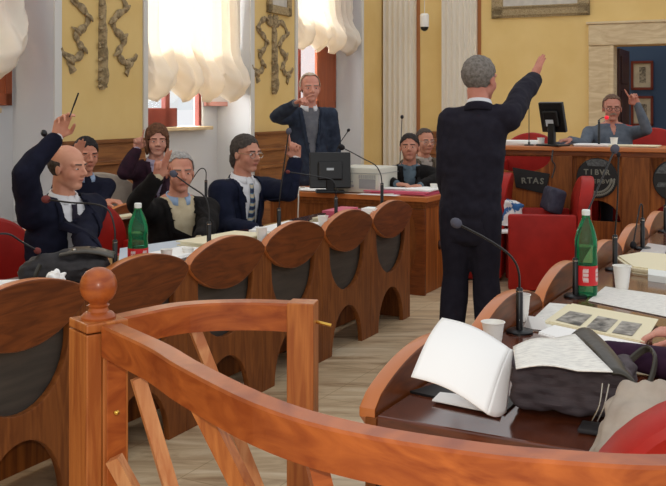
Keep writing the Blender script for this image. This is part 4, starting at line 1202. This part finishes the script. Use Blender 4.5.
mic('microphone head above the sleeve of the bald man, on the second row', 72, 6.35, 190, [(70,178,6.35),(60,160,6.35),(45,135,6.35)], 'black', .022, zb=.74)
mic('curved microphone standing by the pale wall behind the grey-haired man', 206, 7.3, 180, [(206,172,7.3),(203.5,168.5,7.3),(199,170,7.3),(192,180,7.3),(186,190,7.3)], 'black', .013, zb=.74)
mic('large foreground microphone with grey head beside the white cups', 519.5, 3.13, 288, [(519,274,3.13),(515,262,3.14),(505,251,3.15),(485,238,3.18),(459,224.5,3.22)], 'greyfoam', .018)
mic('leaning microphone beside the green bottle on the right desk', 575.5, 3.72, 258, [(576,246,3.73),(579,232,3.76),(594,197,3.85),(614,151,3.98)], 'greyfoam', .019)
mic('upright microphone with thin vertical neck beyond the green bottle', 615, 4.34, 235, [(615.5,228,4.34),(617.5,200,4.34),(618.5,156,4.34)], 'blackmat', .010)
mic('microphone bent straight down with its head hanging over the desk', 642.5, 4.99, 218, [(642.5,209,4.99),(642,205,4.99),(640,206,4.98),(636.5,225,4.96),(633.5,243,4.94)], 'blackmat', .017)
mic('microphone cut by the right edge of the view', 665.5, 5.67, 205, [(666,195,5.67),(668,170,5.67),(671,150,5.67)], 'greyfoam', .016)
mic('slim microphone on the dais, left of the tilted monitor', 529, 8.72, 142, [(529,135,8.72),(529,115,8.72),(529,98,8.72)], 'black', .013, zb=1.155)
rm = mic('microphone with glowing red ring before the man with mustache', 599, 8.55, 120, [(600,119,8.55),(603,117.5,8.55),(606,117.6,8.50)], 'redglow', .019, zb=1.155)

# ============================================================ BOTTLES, CUPS
def bottle(label, c, h=.335, r=.043):
    root = thing('water_bottle', label, 'bottle', c)
    k = h/.335
    prof = [(.030,0),(.040,.006),(.043,.02),(.041,.05),(.043,.07),(.0415,.10),(.043,.13),(.040,.16),(.0425,.185),(.041,.215),(.034,.245),(.024,.272),(.0155,.290),(.0140,.300),(.0140,.312)]
    prof = [(a*r/.043, z*k) for a,z in prof]
    b = bmesh.new(); lathe(b, prof, (0,0,.001), 28); lobj('bottle_body', b, M['bottle'], root)
    b = bmesh.new(); lathe(b, [(a*.93,z) for a,z in prof[:9]], (0,0,.003), 28); lobj('water', b, M['water'], root)
    b = bmesh.new(); lathe(b, [(r*1.012,.045*k),(r*1.012,.118*k)], (0,0,0), 28, False); lb = lobj('label', b, M['label_red'], root)
    b = bmesh.new(); t = textmesh('acqua', .030, .0004, True) if False else None
    for a0 in (-2.1,-.9,.6,2.2):
        for i in range(9):
            a = a0+i*.055
            for z0,z1 in ((.058,.074),(.080,.090),(.094,.108)) if i%3 else ((.064,.104),):
                z0*=k; z1*=k; R1=r*1.02
                vs=[b.verts.new((R1*math.cos(x),R1*math.sin(x),z)) for x,z in ((a,z0),(a+.036,z0),(a+.036,z1),(a,z1))]; b.faces.new(vs)
    lobj('label_print', b, M['label_white'], lb, smooth=False)
    b = bmesh.new(); lathe(b, [(.0158,0),(.0165,.003),(.0165,.019),(.014,.022)], (0,0,.303*k), 20); lobj('cap', b, M['capw'], root)
    b = bmesh.new(); lathe(b, [(.0175,0),(.0175,.004)], (0,0,.296*k), 20); lobj('neck_ring', b, M['bottle'], root)
    return root
c = W(138,0,4.27); c.z=.76
bottle('green plastic water bottle with red label on the left desk', c, .322, .0455)
c = onz(586,296,.76)
bottle('green plastic water bottle with red label on the right desk', c, .352, .0445)
def cup(label, c, h=.085, r=.035, s=1):
    root = thing('plastic_cup', label, 'cup', c)
    b = bmesh.new(); lathe(b, [(r*.66,0),(r*.70,.004),(r*.96,h-.004),(r*1.05,h-.002),(r*1.05,h),(r*.95,h),(r*.64,.004)], (0,0,.001), 24); lobj('cup_wall', b, M['cup'], root)
    b = bmesh.new(); 
    for q in (.3,.45,.6): lathe(b, [(r*(.70+.26*q)*1.012,h*q),(r*(.70+.26*q)*1.02,h*q+.003),(r*(.70+.26*q)*1.012,h*q+.006)], (0,0,.001), 24, False)
    lobj('ribs', b, M['cup'], root)
for lab, c, h, r in (
  ('white plastic cup just right of the left green bottle', W(166.5,0,4.37), .09, .028),
  ('small white plastic cup beside the blue-grey papers on the left desk', W(188,0,4.62), .06,.030),
  ('white plastic cup before the sleeve of the man in navy suit', W(261.5,0,5.12), .095,.031),
  ('white plastic cup near the pink folder on the left desk', W(323,0,5.72), .09,.032),
  ('taller white cup behind the foreground microphone sleeve', onz(521,321,.76), .092,.033),
  ('low white cup at the edge of the open booklet', onz(493,346,.76), .075,.036),
  ('white cup beyond the green bottle by the newspaper', onz(622,289,.76), .095,.037),
  ('white cup on the dais counter beside the microphone', W(541,0,8.75), .07,.035),
  ('white cup before the man with mustache on the dais', W(614,0,8.5), .08,.035),
  ('white cup with purple print at the right end of the side desk', W(434,0,7.95), .08,.033)):
    c = V(c); c.z = {0:.76}.get(0)
    if 'dais' in lab: c.z = 1.155
    if 'side desk' in lab: c.z = .785
    cup(lab, c, h, r)

# ============================================================ PAPERS
def slab(name, label, cat, px, z, t, m, n=1, parent=None):
    P = [onz(x,y,z) for x,y in px]; b = bmesh.new()
    for i in range(n):
        o = V((random.uniform(-.008,.008),random.uniform(-.008,.008),0)) if i else V((0,0,0))
        prism(b, [p+o+V((0,0,t*i/n)) for p in P], (0,0,t/n*.92))
    o = obj(name, b, m, parent, smooth=False)
    if parent is None: tag(o, label, cat)
    return o
def rect(name, label, cat, c, d, w, l, t, m, n=1, z=None):
    """stack of sheets centred at c, long side along d"""
    d = V((d[0],d[1],0)).normalized(); s = V((-d.y,d.x,0)); b = bmesh.new(); c = V(c)
    if z is not None: c.z = z
    for i in range(n):
        a = random.uniform(-.10,.10) if i else 0; d_ = d*math.cos(a)+s*math.sin(a); s_ = V((-d_.y,d_.x,0)); o = V((random.uniform(-.012,.012),random.uniform(-.012,.012),.0005+t*i/n)) if i else V((0,0,.0005))
        prism(b, [c+o+d_*l/2+s_*w/2, c+o-d_*l/2+s_*w/2, c+o-d_*l/2-s_*w/2, c+o+d_*l/2-s_*w/2], (0,0,t/n*.9))
    o = obj(name, b, m, None, smooth=False); return tag(o, label, cat)
ZD = .7605
slab('paper_sheet','sheet of paper under the black bag at far left','paper',[(-8,292),(62,291),(50,279),(-8,281)],ZD,.004,M['paper'],2)
slab('document_stack','papers beside the green bottle on the left desk','papers',[(118,268),(212,252),(204,238),(120,250)],ZD,.010,M['paper_b'],3)
rect('document_stack','low pile of papers behind the small cups on the left desk','papers',W(178,0,4.63),u1,.20,.30,.028,M['paper'],5,ZD+.0115)
rect('document_stack','thick pile of papers before the man in navy suit, left of the cup','papers',W(226,0,5.12),u1,.24,.50,.045,M['paper_y'],7,ZD)
rect('document_stack','pile of papers around the tall straight microphone','papers',W(288,0,5.62),u1,.24,.50,.040,M['paper'],6,ZD)
rect('document_stack','creased yellowish papers beneath the pink folder','papers',W(346,0,6.25),u1,.27,.46,.035,M['paper_y'],6,ZD)
rect('pink_folder','rolled pink folder on papers near the monitor','folder',W(342,0,6.20),u1,.12,.30,.045,M['pink'],3,ZD+.037)
rect('white_packet','small white packet at the end of the left desk','packet',W(370,0,6.36),u1,.10,.12,.035,M['paper'],2,ZD+.037)
rect('paper_sheet','paper sheets by the hand of the young man in navy pullover','paper',W(117,0,6.6),u1,.24,.42,.02,M['paper_y'],4,.7405)
# crumpled tissue on bag
b = bmesh.new(); c0 = W(56,279,3.82); ell(b, c0, (.036,.03,.036), None, 4)
for v in b.verts: v.co += (v.co-c0).normalized()*(noise.noise(v.co*55)*.022)
tag(obj('crumpled_tissue', b, M['paper']), 'crumpled white tissue lying in front of the black bag', 'tissue')
# side desk
def sdp(s,d): return S1((s,d,0))
rect('document_stack','papers with pink covers at the right end of the side desk','papers',sdp(.24,.30),v1,.34,.56,.030,M['pink'],3,.786)
rect('document_stack','white sheets on top of the pink covered papers on the side desk','papers',sdp(.30,.30),v1,.30,.56,.014,M['paper'],3,.817)
rect('paper_sheet','white sheet hanging over the front edge of the side desk','paper',sdp(.07,.42),v1,.21,.34,.004,M['paper'],1,.786)
rect('paper_sheet','white sheets lying under the dark monitor','paper',sdp(.20,1.22),v1,.28,.66,.008,M['paper'],3,.786)
# machine
mc = thing('beige_machine', 'beige box-shaped office machine on the side desk', 'machine', sdp(.22,.62))
MF = frame(S1((.08,.55,.786)), u1, v1)
b = bmesh.new(); wbox(MF, 0,.40,-.10,.32,.004,.215,.012,b); 
obj('casing', b, M['beige'], mc)
b = bmesh.new(); wbox(MF, -.004,.0,-.07,.08,.04,.12,0,b); wbox(MF, -.004,.0,.14,.28,.09,.10,0,b); wbox(MF,-.004,0,.18,.21,.05,.07,0,b); wbox(MF,-.004,0,.13,.16,.05,.07,0,b)
for i in range(9): wbox(MF, -.004,.0,-.07+i*.018,-.062+i*.018,.125,.155,0,b)
obj('front_print', b, M['beige_d'], mc, smooth=False)
b = bmesh.new(); wbox(MF, -.004,.404,-.104,.324,.165,.169,0,b); obj('seam', b, M['beige_d'], mc, smooth=False)
b = bmesh.new(); tube(b, catmull([MF((.0,.30,.03)),MF((-.05,.28,-.0)),MF((-.075,.15,-.0)),MF((-.07,-.05,.0)),MF((-.04,-.25,.012))],6), .004); 
tag(obj('white_cable', b, M['cable']), 'white cable looping below the beige machine on the desk edge', 'cable')
b = bmesh.new(); tube(b, catmull([W(305,187,7.75),W(299,189,7.72),W(298.5,200,7.68),W(298,215,7.68),W(298,232,7.68)],6), .005)
tag(obj('white_cable', b, M['cable']), 'white cable hanging down the front of the side desk at left', 'cable')
b = bmesh.new(); c0=sdp(.5,.75); ell(b, (c0.x,c0.y,.90), (.26,.10,.075), Matrix.Rotation(-.2,3,'Z'), 4)
for v in b.verts: v.co += V((0,0,1))*noise.noise(v.co*9)*.03
for v in b.verts: v.co.z=max(v.co.z,.787)
tag(obj('dark_coat_bundle', b, navy), 'dark folded coat lying behind the beige machine', 'coat')
# monitors
def monitor(label, c, yawv, w, h, tilt, zb, stand_h, stick=None):
    """yawv = direction the back faces"""
    root = thing('computer_monitor', label, 'monitor', (c[0],c[1],zb))
    y = V((yawv[0],yawv[1],0)).normalized(); x = V((y.y,-y.x,0))*-1
    fr = lambda p: V((c[0],c[1],zb)) + x*p[0] + y*p[1] + V((0,0,p[2]))
    T = Matrix.Rotation(tilt,3,'X')
    def add(n,m,args,bev=.006,tl=True,sm=False):
        bb = bmesh.new()
        for a in args: bxyz(bb,*a,bev) if not bev else merge_box(bb,a,bev)
        if tl: xf(bb, lambda p: T @ (V(p)-V((0,0,stand_h))) + V((0,0,stand_h)))
        xf(bb, fr); return obj(n, bb, m, root, smooth=sm)
    add('screen_housing', M['black'], [(-w/2,w/2,-.022,.016,stand_h-h*.42,stand_h+h*.58)], .008)
    add('back_bulge', M['black'], [(-w*.3,w*.3,.012,.045,stand_h-h*.2,stand_h+h*.32)], .012)
    add('display', M['slate'], [(-w/2+.015,w/2-.015,-.026,-.021,stand_h-h*.38,stand_h+h*.54)], .001)
    add('stand_neck', M['black'], [(-.035,.035,-.0,.04,.01,stand_h)], .008, False)
    add('stand_base', M['black'], [(-.12,.12,-.10,.10,.0,.018)], .008, False)
    if stick: add('sticker', M['screen'], [stick], .0008)
    return root
def merge_box(bb,a,bev):
    t = bmesh.new(); bxyz(t,*a,bev); merge(bb,t)
c0 = W(330,0,7.95)
monitor('dark monitor seen from behind on the side desk', (c0.x,c0.y), (.05,-1), .345, .30, math.radians(8), .795, .16, (-.03,.03,.044,.048,.18,.20))
c0 = W(553,0,8.62)
monitor('tilted black monitor on the dais, beside the man with mustache', (c0.x,c0.y), (-.72,-.69), .25, .28, math.radians(-15), 1.155, .24, (-.05,.03,.044,.048,.19,.25))
b = bmesh.new(); tube(b, catmull([W(553,150,8.33),W(552,160,8.3),W(555,166,8.3),W(552,178,8.3)],5), .006)
tag(obj('monitor_cable', b, M['black']), 'dark cable hanging down the dais front below the monitor', 'cable')
# dais papers
def dap(px, py_z=1.1555, dd_=.25): 
    x = dax(px); return DA((x, dd_, 0))
rect('document_stack','heap of white papers on the dais left of the microphone','papers',dap(513),BU,.26,.42,.04,M['paper'],7,1.1555)
rect('document_stack','white papers before the man with mustache','papers',dap(590,dd_=.2),BU,.26,.30,.02,M['paper'],4,1.1555)
rect('paper_sheet','open white sheets on the dais right of the grey sweater','paper',dap(632,dd_=.2),BU,.26,.42,.014,M['paper_y'],3,1.1555)
b = bmesh.new(); c0 = dap(559,dd_=.15); ell(b, (c0.x,c0.y,1.175), (.10,.05,.018), None, 2); tag(obj('keyboard_mouse', b, M['greyfoam']), 'grey computer mouse under the hand on the dais', 'mouse')
# right desk papers
slab('document_stack','papers near the tent card at the aisle edge of right desk','papers',[(528,326),(549,331),(573,306),(551,304)],ZD,.006,M['print'],3)
mg = slab('magazine','open magazine with two dark photographs on the right desk','magazine',[(546,325),(642,346),(656,323),(570,307)],ZD,.014,M['paper_y'],4)
for q in ([(556,320),(580,326),(592,315),(570,311)],[(586,327.5),(606,332),(618,320),(598,316)],[(612,332.5),(632,336),(642,324),(622,321)]):
    P = [onz(x,y,ZD+.0150) for x,y in q]; b = bmesh.new(); prism(b, P, (0,0,.0008)); obj('photograph', b, M['photo'], mg, smooth=False)
slab('pink_folder','pink folder under white sheets beside the magazine','folder',[(542,336),(560,331),(658,352),(644,370)],ZD,.003,M['pink'])
slab('document_stack','white sheets on the pink folder beside the magazine','papers',[(540,337),(556,330),(648,350),(636,366)],ZD+.0035,.016,M['paper'],4)
b = bmesh.new(); A_=onz(532,329,ZD+.006); B_=onz(548,331,ZD+.006); up=V((0,0,.040)); bk_=(V((-.02,.035,0)))
prism(b,[A_,A_+bk_*.5+up,A_+bk_],(B_-A_)); tag(obj('tent_card', b, M['paper'], smooth=False), 'small white tent card behind the foreground microphone', 'card')
slab('newspaper','broad printed sheet lying beyond the magazine','newspaper',[(589,301),(672,318),(676,297),(606,287)],ZD,.004,M['print'],2)
slab('document_stack','stacked papers at the far right of the right desk','papers',[(617,262),(632,273),(690,281),(690,262),(640,258)],ZD,.030,M['paper_y'],5)
b = bmesh.new(); P=[onz(x,y,ZD) for x,y in ((648,281),(690,287),(690,278),(648,274.5))]; prism(b,P,(0,0,.028)); tag(obj('white_device', b, M['capw'], smooth=False), 'small white device at the right edge of the right desk', 'device')
b = bmesh.new(); P=[onz(x,y,ZD) for x,y in ((640,253),(664,256),(668,247),(648,244))]; prism(b,P,(0,0,.006)); tag(obj('glass_tray', b, M['milk'], smooth=False), 'flat translucent tray by the hanging microphone head', 'tray')
slab('dark_folder','dark folder half under the open white booklet','folder',[(410,393),(505,414),(520,400),(440,384)],ZD,.006,M['slate'])
slab('paper_sheet','white sheet peeking from under the open booklet','paper',[(432,401),(452,405),(500,415),(505,400),(440,393)],ZD+.0065,.003,M['paper'])

# ============================================================ BAGS
def lump(bm_fn, vox, sm, wr=.006, sc=30):
    b = bmesh.new(); bm_fn(b); b = remeshed(b, vox, sm); 
    for v in b.verts: v.co += v.normal*(noise.noise(V((v.co.x*sc,v.co.y*sc,v.co.z*sc*2.2)))*wr)
    return b
bg_ = thing('black_bag', 'black fabric bag with leather flap on the left desk', 'bag', (W(68,0,3.98).x,3.98,.76))
BF = frame((W(68,0,3.98).x,3.98,.762), (.985,.17,0), (-.17,.985,0))
def f_(b):
    t = bmesh.new(); bxyz(t,-.165,.165,-.085,.10,.012,.115,.03); xf(t,BF); merge(b,t)
    rcone(b, BF((-.15,-.04,.06)), BF((-.12,.05,.06)), .05,.05); rcone(b, BF((-.10,-.05,.12)), BF((.10,.0,.125)), .022,.03)
b = lump(f_, .008, 5, .010, 22)
for v in b.verts: v.co.z = max(v.co.z,.7615)
obj('bag_body', b, M['bag'], bg_)
b = bmesh.new()
t = bmesh.new(); bxyz(t,-.03,.19,-.075,.09,.132,.142,.004); bmesh.ops.subdivide_edges(t, edges=t.edges, cuts=3, use_grid_fill=True)
xf(t, lambda p: BF((p[0], p[1], p[2]+.012-1.6*(p[0]-.06)**2-1.2*p[1]*p[1]))); merge(b,t); obj('leather_flap', b, M['bag2'], bg_)
b = bmesh.new(); ell(b, BF((.03,-.05,.15)), (.008,.008,.006), None, 2); obj('clasp', b, M['chrome'], bg_)
b = bmesh.new(); tube(b, catmull([BF((-.10,-.095,.10)),BF((-.115,-.115,.06)),BF((-.11,-.10,.02))],5), .013, 8, .4); obj('strap', b, M['bag2'], bg_)
# right bag
rb_ = thing('black_briefcase', 'open charcoal briefcase bag on the right desk, papers lying on it', 'bag', (.60,2.33,.76))
FL = onz(509,413,.76); FR = onz(630,429,.76)
ax = (FR-FL).normalized(); ay = V((-ax.y,ax.x,0))
RF = frame((FL.x,FL.y,.762), ax, ay); LWd = (FR-FL).length
def f_(b):
    t = bmesh.new(); bxyz(t,.0,LWd,.0,.15,.010,.130,.014); xf(t,RF); merge(b,t)
    rcone(b, RF((.03,.012,.118)), RF((LWd-.02,.012,.120)), .014,.014)
b = lump(f_, .006, 4, .010, 26)
for v in b.verts: v.co.z = max(v.co.z,.7615)
obj('bag_body', b, M['bag3'], rb_)
FLAP=1
b = bmesh.new(); ell(b, W(607,353,2.30), (.006,.006,.005), None, 2); obj('clasp', b, M['brass'], rb_)
b = bmesh.new(); tube(b, catmull([RF((LWd-.02,.12,.12)),RF((LWd+.02,.15,.15)),RF((LWd+.045,.11,.14)),RF((LWd+.035,.05,.09)),RF((LWd,.03,.06))],6), .010, 8, .5); obj('handle', b, M['bag2'], rb_)
b = bmesh.new(); tube(b, catmull([RF((LWd-.045,-.012,.10)),RF((LWd-.055,-.018,.05)),RF((LWd-.07,-.02,.012))],5), .0022); tube(b, catmull([RF((LWd-.060,-.012,.10)),RF((LWd-.066,-.018,.05)),RF((LWd-.082,-.02,.012))],5), .0022); obj('metal_clip', b, M['chrome'], rb_)
b = bmesh.new(); t=bmesh.new(); bxyz(t,LWd-.105,LWd-.045,-.085,-.02,.0,.012,.004); xf(t,RF); merge(b,t); obj('strap_tab', b, M['bag'], rb_)
# booklet
bk = thing('open_booklet', 'open white booklet, one page curling up and one resting on the briefcase', 'booklet', (.36,2.3,.77))
def gridsurf(P, nu, nv, fn, name, m, parent, th=.0025):
    b = bmesh.new(); g=[]
    for i in range(nu+1):
        row=[]
        for j in range(nv+1):
            u,v = i/nu, j/nv
            p = P[0]*(1-u)*(1-v)+P[1]*u*(1-v)+P[2]*u*v+P[3]*(1-u)*v; row.append(b.verts.new(p+fn(u,v)))
        g.append(row)
    for i in range(nu):
        for j in range(nv): b.faces.new((g[i][j],g[i+1][j],g[i+1][j+1],g[i][j+1]))
    o = obj(name, b, m, parent); solid(o,th,0); return o
P = [W(411,377,2.20), W(487,414,2.13), W(510,349,2.36), W(442,318,2.44)]
gridsurf(P, 16,16, lambda u,v: V((0,-.02,.035))*math.sin(math.pi*v)*.6+V((0,0,.014))*math.sin(math.pi*u), 'curled_page', M['paper'], bk)
P = [W(487,414,2.13), W(506,412,2.22), W(513,350,2.37), W(510,349,2.36)]
gridsurf(P, 8,16, lambda u,v: V((.0,-.01,-.006))*math.sin(math.pi*u)*(1-v)+V((0,-.012,.02))*math.sin(math.pi*v), 'page_fold', M['paper'], bk)
P = [W(516,369,2.17), W(613,372,2.12), W(575,334,2.46), W(513,347,2.38)]
gridsurf(P, 14,14, lambda u,v: V((0,0,.010))*math.sin(math.pi*min(1,u*1.6)), 'resting_page', M['print'], bk)
gridsurf([W(572,335,2.50), W(612,374,2.15), W(638,388,2.13), W(592,331,2.56)], 12,8, lambda u,v: V((0,0,.012))*math.sin(math.pi*v)+V((0,0,.012))*math.sin(math.pi*u), 'leather_flap', M['bag2'], rb_, .006)
# coat
def f_(b):
    for i in range(7):
        q = i/6
        rcone(b, W(600+q*26,452,1.90-.02*q), W(628+q*48,388+4*q+3*(i%2),2.06-.03*q), .012+.006*(i%3), .022-.005*(i%2))
        rcone(b, W(600+q*26,452,1.90-.02*q)-V((0,0,.03)), W(628+q*52,388,2.06)-V((0,0,.05)), .030, .045)
b = lump(f_, .007, 2, .012, 16)
for v in b.verts: v.co.z = max(v.co.z,.7615)
ct = obj('grey_coat', b, M['coat']); tag(ct, 'light grey coat bundled between the briefcase and the red chair', 'coat')
# plaid coat hanging over the chair back
pc0 = on1(-1.22,.98)
b = bmesh.new()
pl_ = frame(on1(-1.10,1.22)+V((0,0,.52)), u1, v1)
t = bmesh.new(); box(t, (0,0,.13), (.56,.05,.34), None, .015); bmesh.ops.subdivide_edges(t, edges=t.edges, cuts=6, use_grid_fill=True)
for v in t.verts:
    x,y,z=v.co; v.co = V((x, y-.03*math.sin(x*14), z - .10*max(0,x+.05)*1.4 + (-.0)))
xf(t, pl_); merge(b,t)
tag(obj('plaid_coat', b, M['plaid']), 'brown plaid coat hung over the red chair beside the navy suit', 'coat')
# pen in the raised hand
b = bmesh.new(); tube(b, [W(69.5,117,4.72), W(74,105,4.70)], .0035, 8); pn = tag(obj('pen', b, M['black']), 'thin black pen held up by the bald man', 'pen')
b = bmesh.new(); tube(b, [W(73.8,105.5,4.70), W(78.5,93,4.68)], [.0045,.0040], 8); obj('pen_cap', b, M['slate'], pn)
# grey thing under the end of the front row
b = bmesh.new(); wbox(L1, -.48,-.14,.32,.62,.02,.06,.01,b); tag(obj('power_box', b, M['beige_d']), 'flat grey metal box on the floor under the end of the left desk', 'box')
# window view bag

GR = {'plastic_cup':'white plastic cups on the desks','gooseneck_microphone':'gooseneck microphones on the desks','red_armchair':'red upholstered chairs of the chamber','person':'people at the meeting',
 'council_desk':'curved-crest wooden desk rows','balloon_curtain':'cream balloon curtains on the windows','wall_ornament':'painted torch ornaments on yellow panels','water_bottle':'green water bottles with red labels',
 'document_stack':'piles of papers on the desks','paper_sheet':'loose paper sheets on the desks','framed_print':'framed prints in the blue corridor','window_shutter':'brown wooden window shutters','computer_monitor':'dark monitors on the desks','white_cable':'white cables at the side desk','pink_folder':'pink folders on the desks'}
for o in bpy.data.objects:
    if o.parent is None and o.get('label'):
        k = o.name.split('.')[0]
        if k in GR: o['group'] = GR[k]
# ============================================================ LIGHT & CAMERA
w = bpy.data.worlds.new('w'); C.world = w; w.use_nodes = True
bg = w.node_tree.nodes['Background']; bg.inputs[0].default_value = (.97,.98,1.0,1); bg.inputs[1].default_value = .82
def area(name, loc, target, size, power, col=(1,1,1), sy=None):
    l = bpy.data.lights.new(name,'AREA'); l.energy = power; l.color = col; l.size = size
    if sy: l.shape='RECTANGLE'; l.size_y = sy
    o = bpy.data.objects.new(name,l); COL.objects.link(o); o.location = loc
    o.rotation_euler = (V(target)-V(loc)).to_track_quat('-Z','Y').to_euler(); return o
for i,(w0,w1,zsill) in enumerate(WIN):
    c = LW(((w0+w1)/2, ND+.7, 2.5)); t = LW(((w0+w1)/2, 0, 2.3))
    area('daylight_window', c, t, 2.4, 230, (1,.97,.93), 2.6)
# camera flash
l = bpy.data.lights.new('camera_flash','POINT'); l.energy = 60; l.color=(1,.95,.86); l.shadow_soft_size=.02
o = bpy.data.objects.new('camera_flash', l); COL.objects.link(o); o.location=(-.03,.03,1.62)
cam = bpy.data.cameras.new('cam'); co = bpy.data.objects.new('cam', cam); COL.objects.link(co)
co.location = (0,0,CZ); co.rotation_euler = (math.radians(90),0,0)
cam.sensor_fit='HORIZONTAL'; cam.sensor_width = 36; cam.lens = F/666*36; cam.shift_y = -(243-HY)/666; cam.shift_x = 0
cam.clip_start=.05
C.camera = co
C.view_settings.view_transform='Standard'; C.view_settings.look='None'; C.view_settings.gamma=1; C.view_settings.exposure=0.14
C.view_settings.use_curve_mapping=False
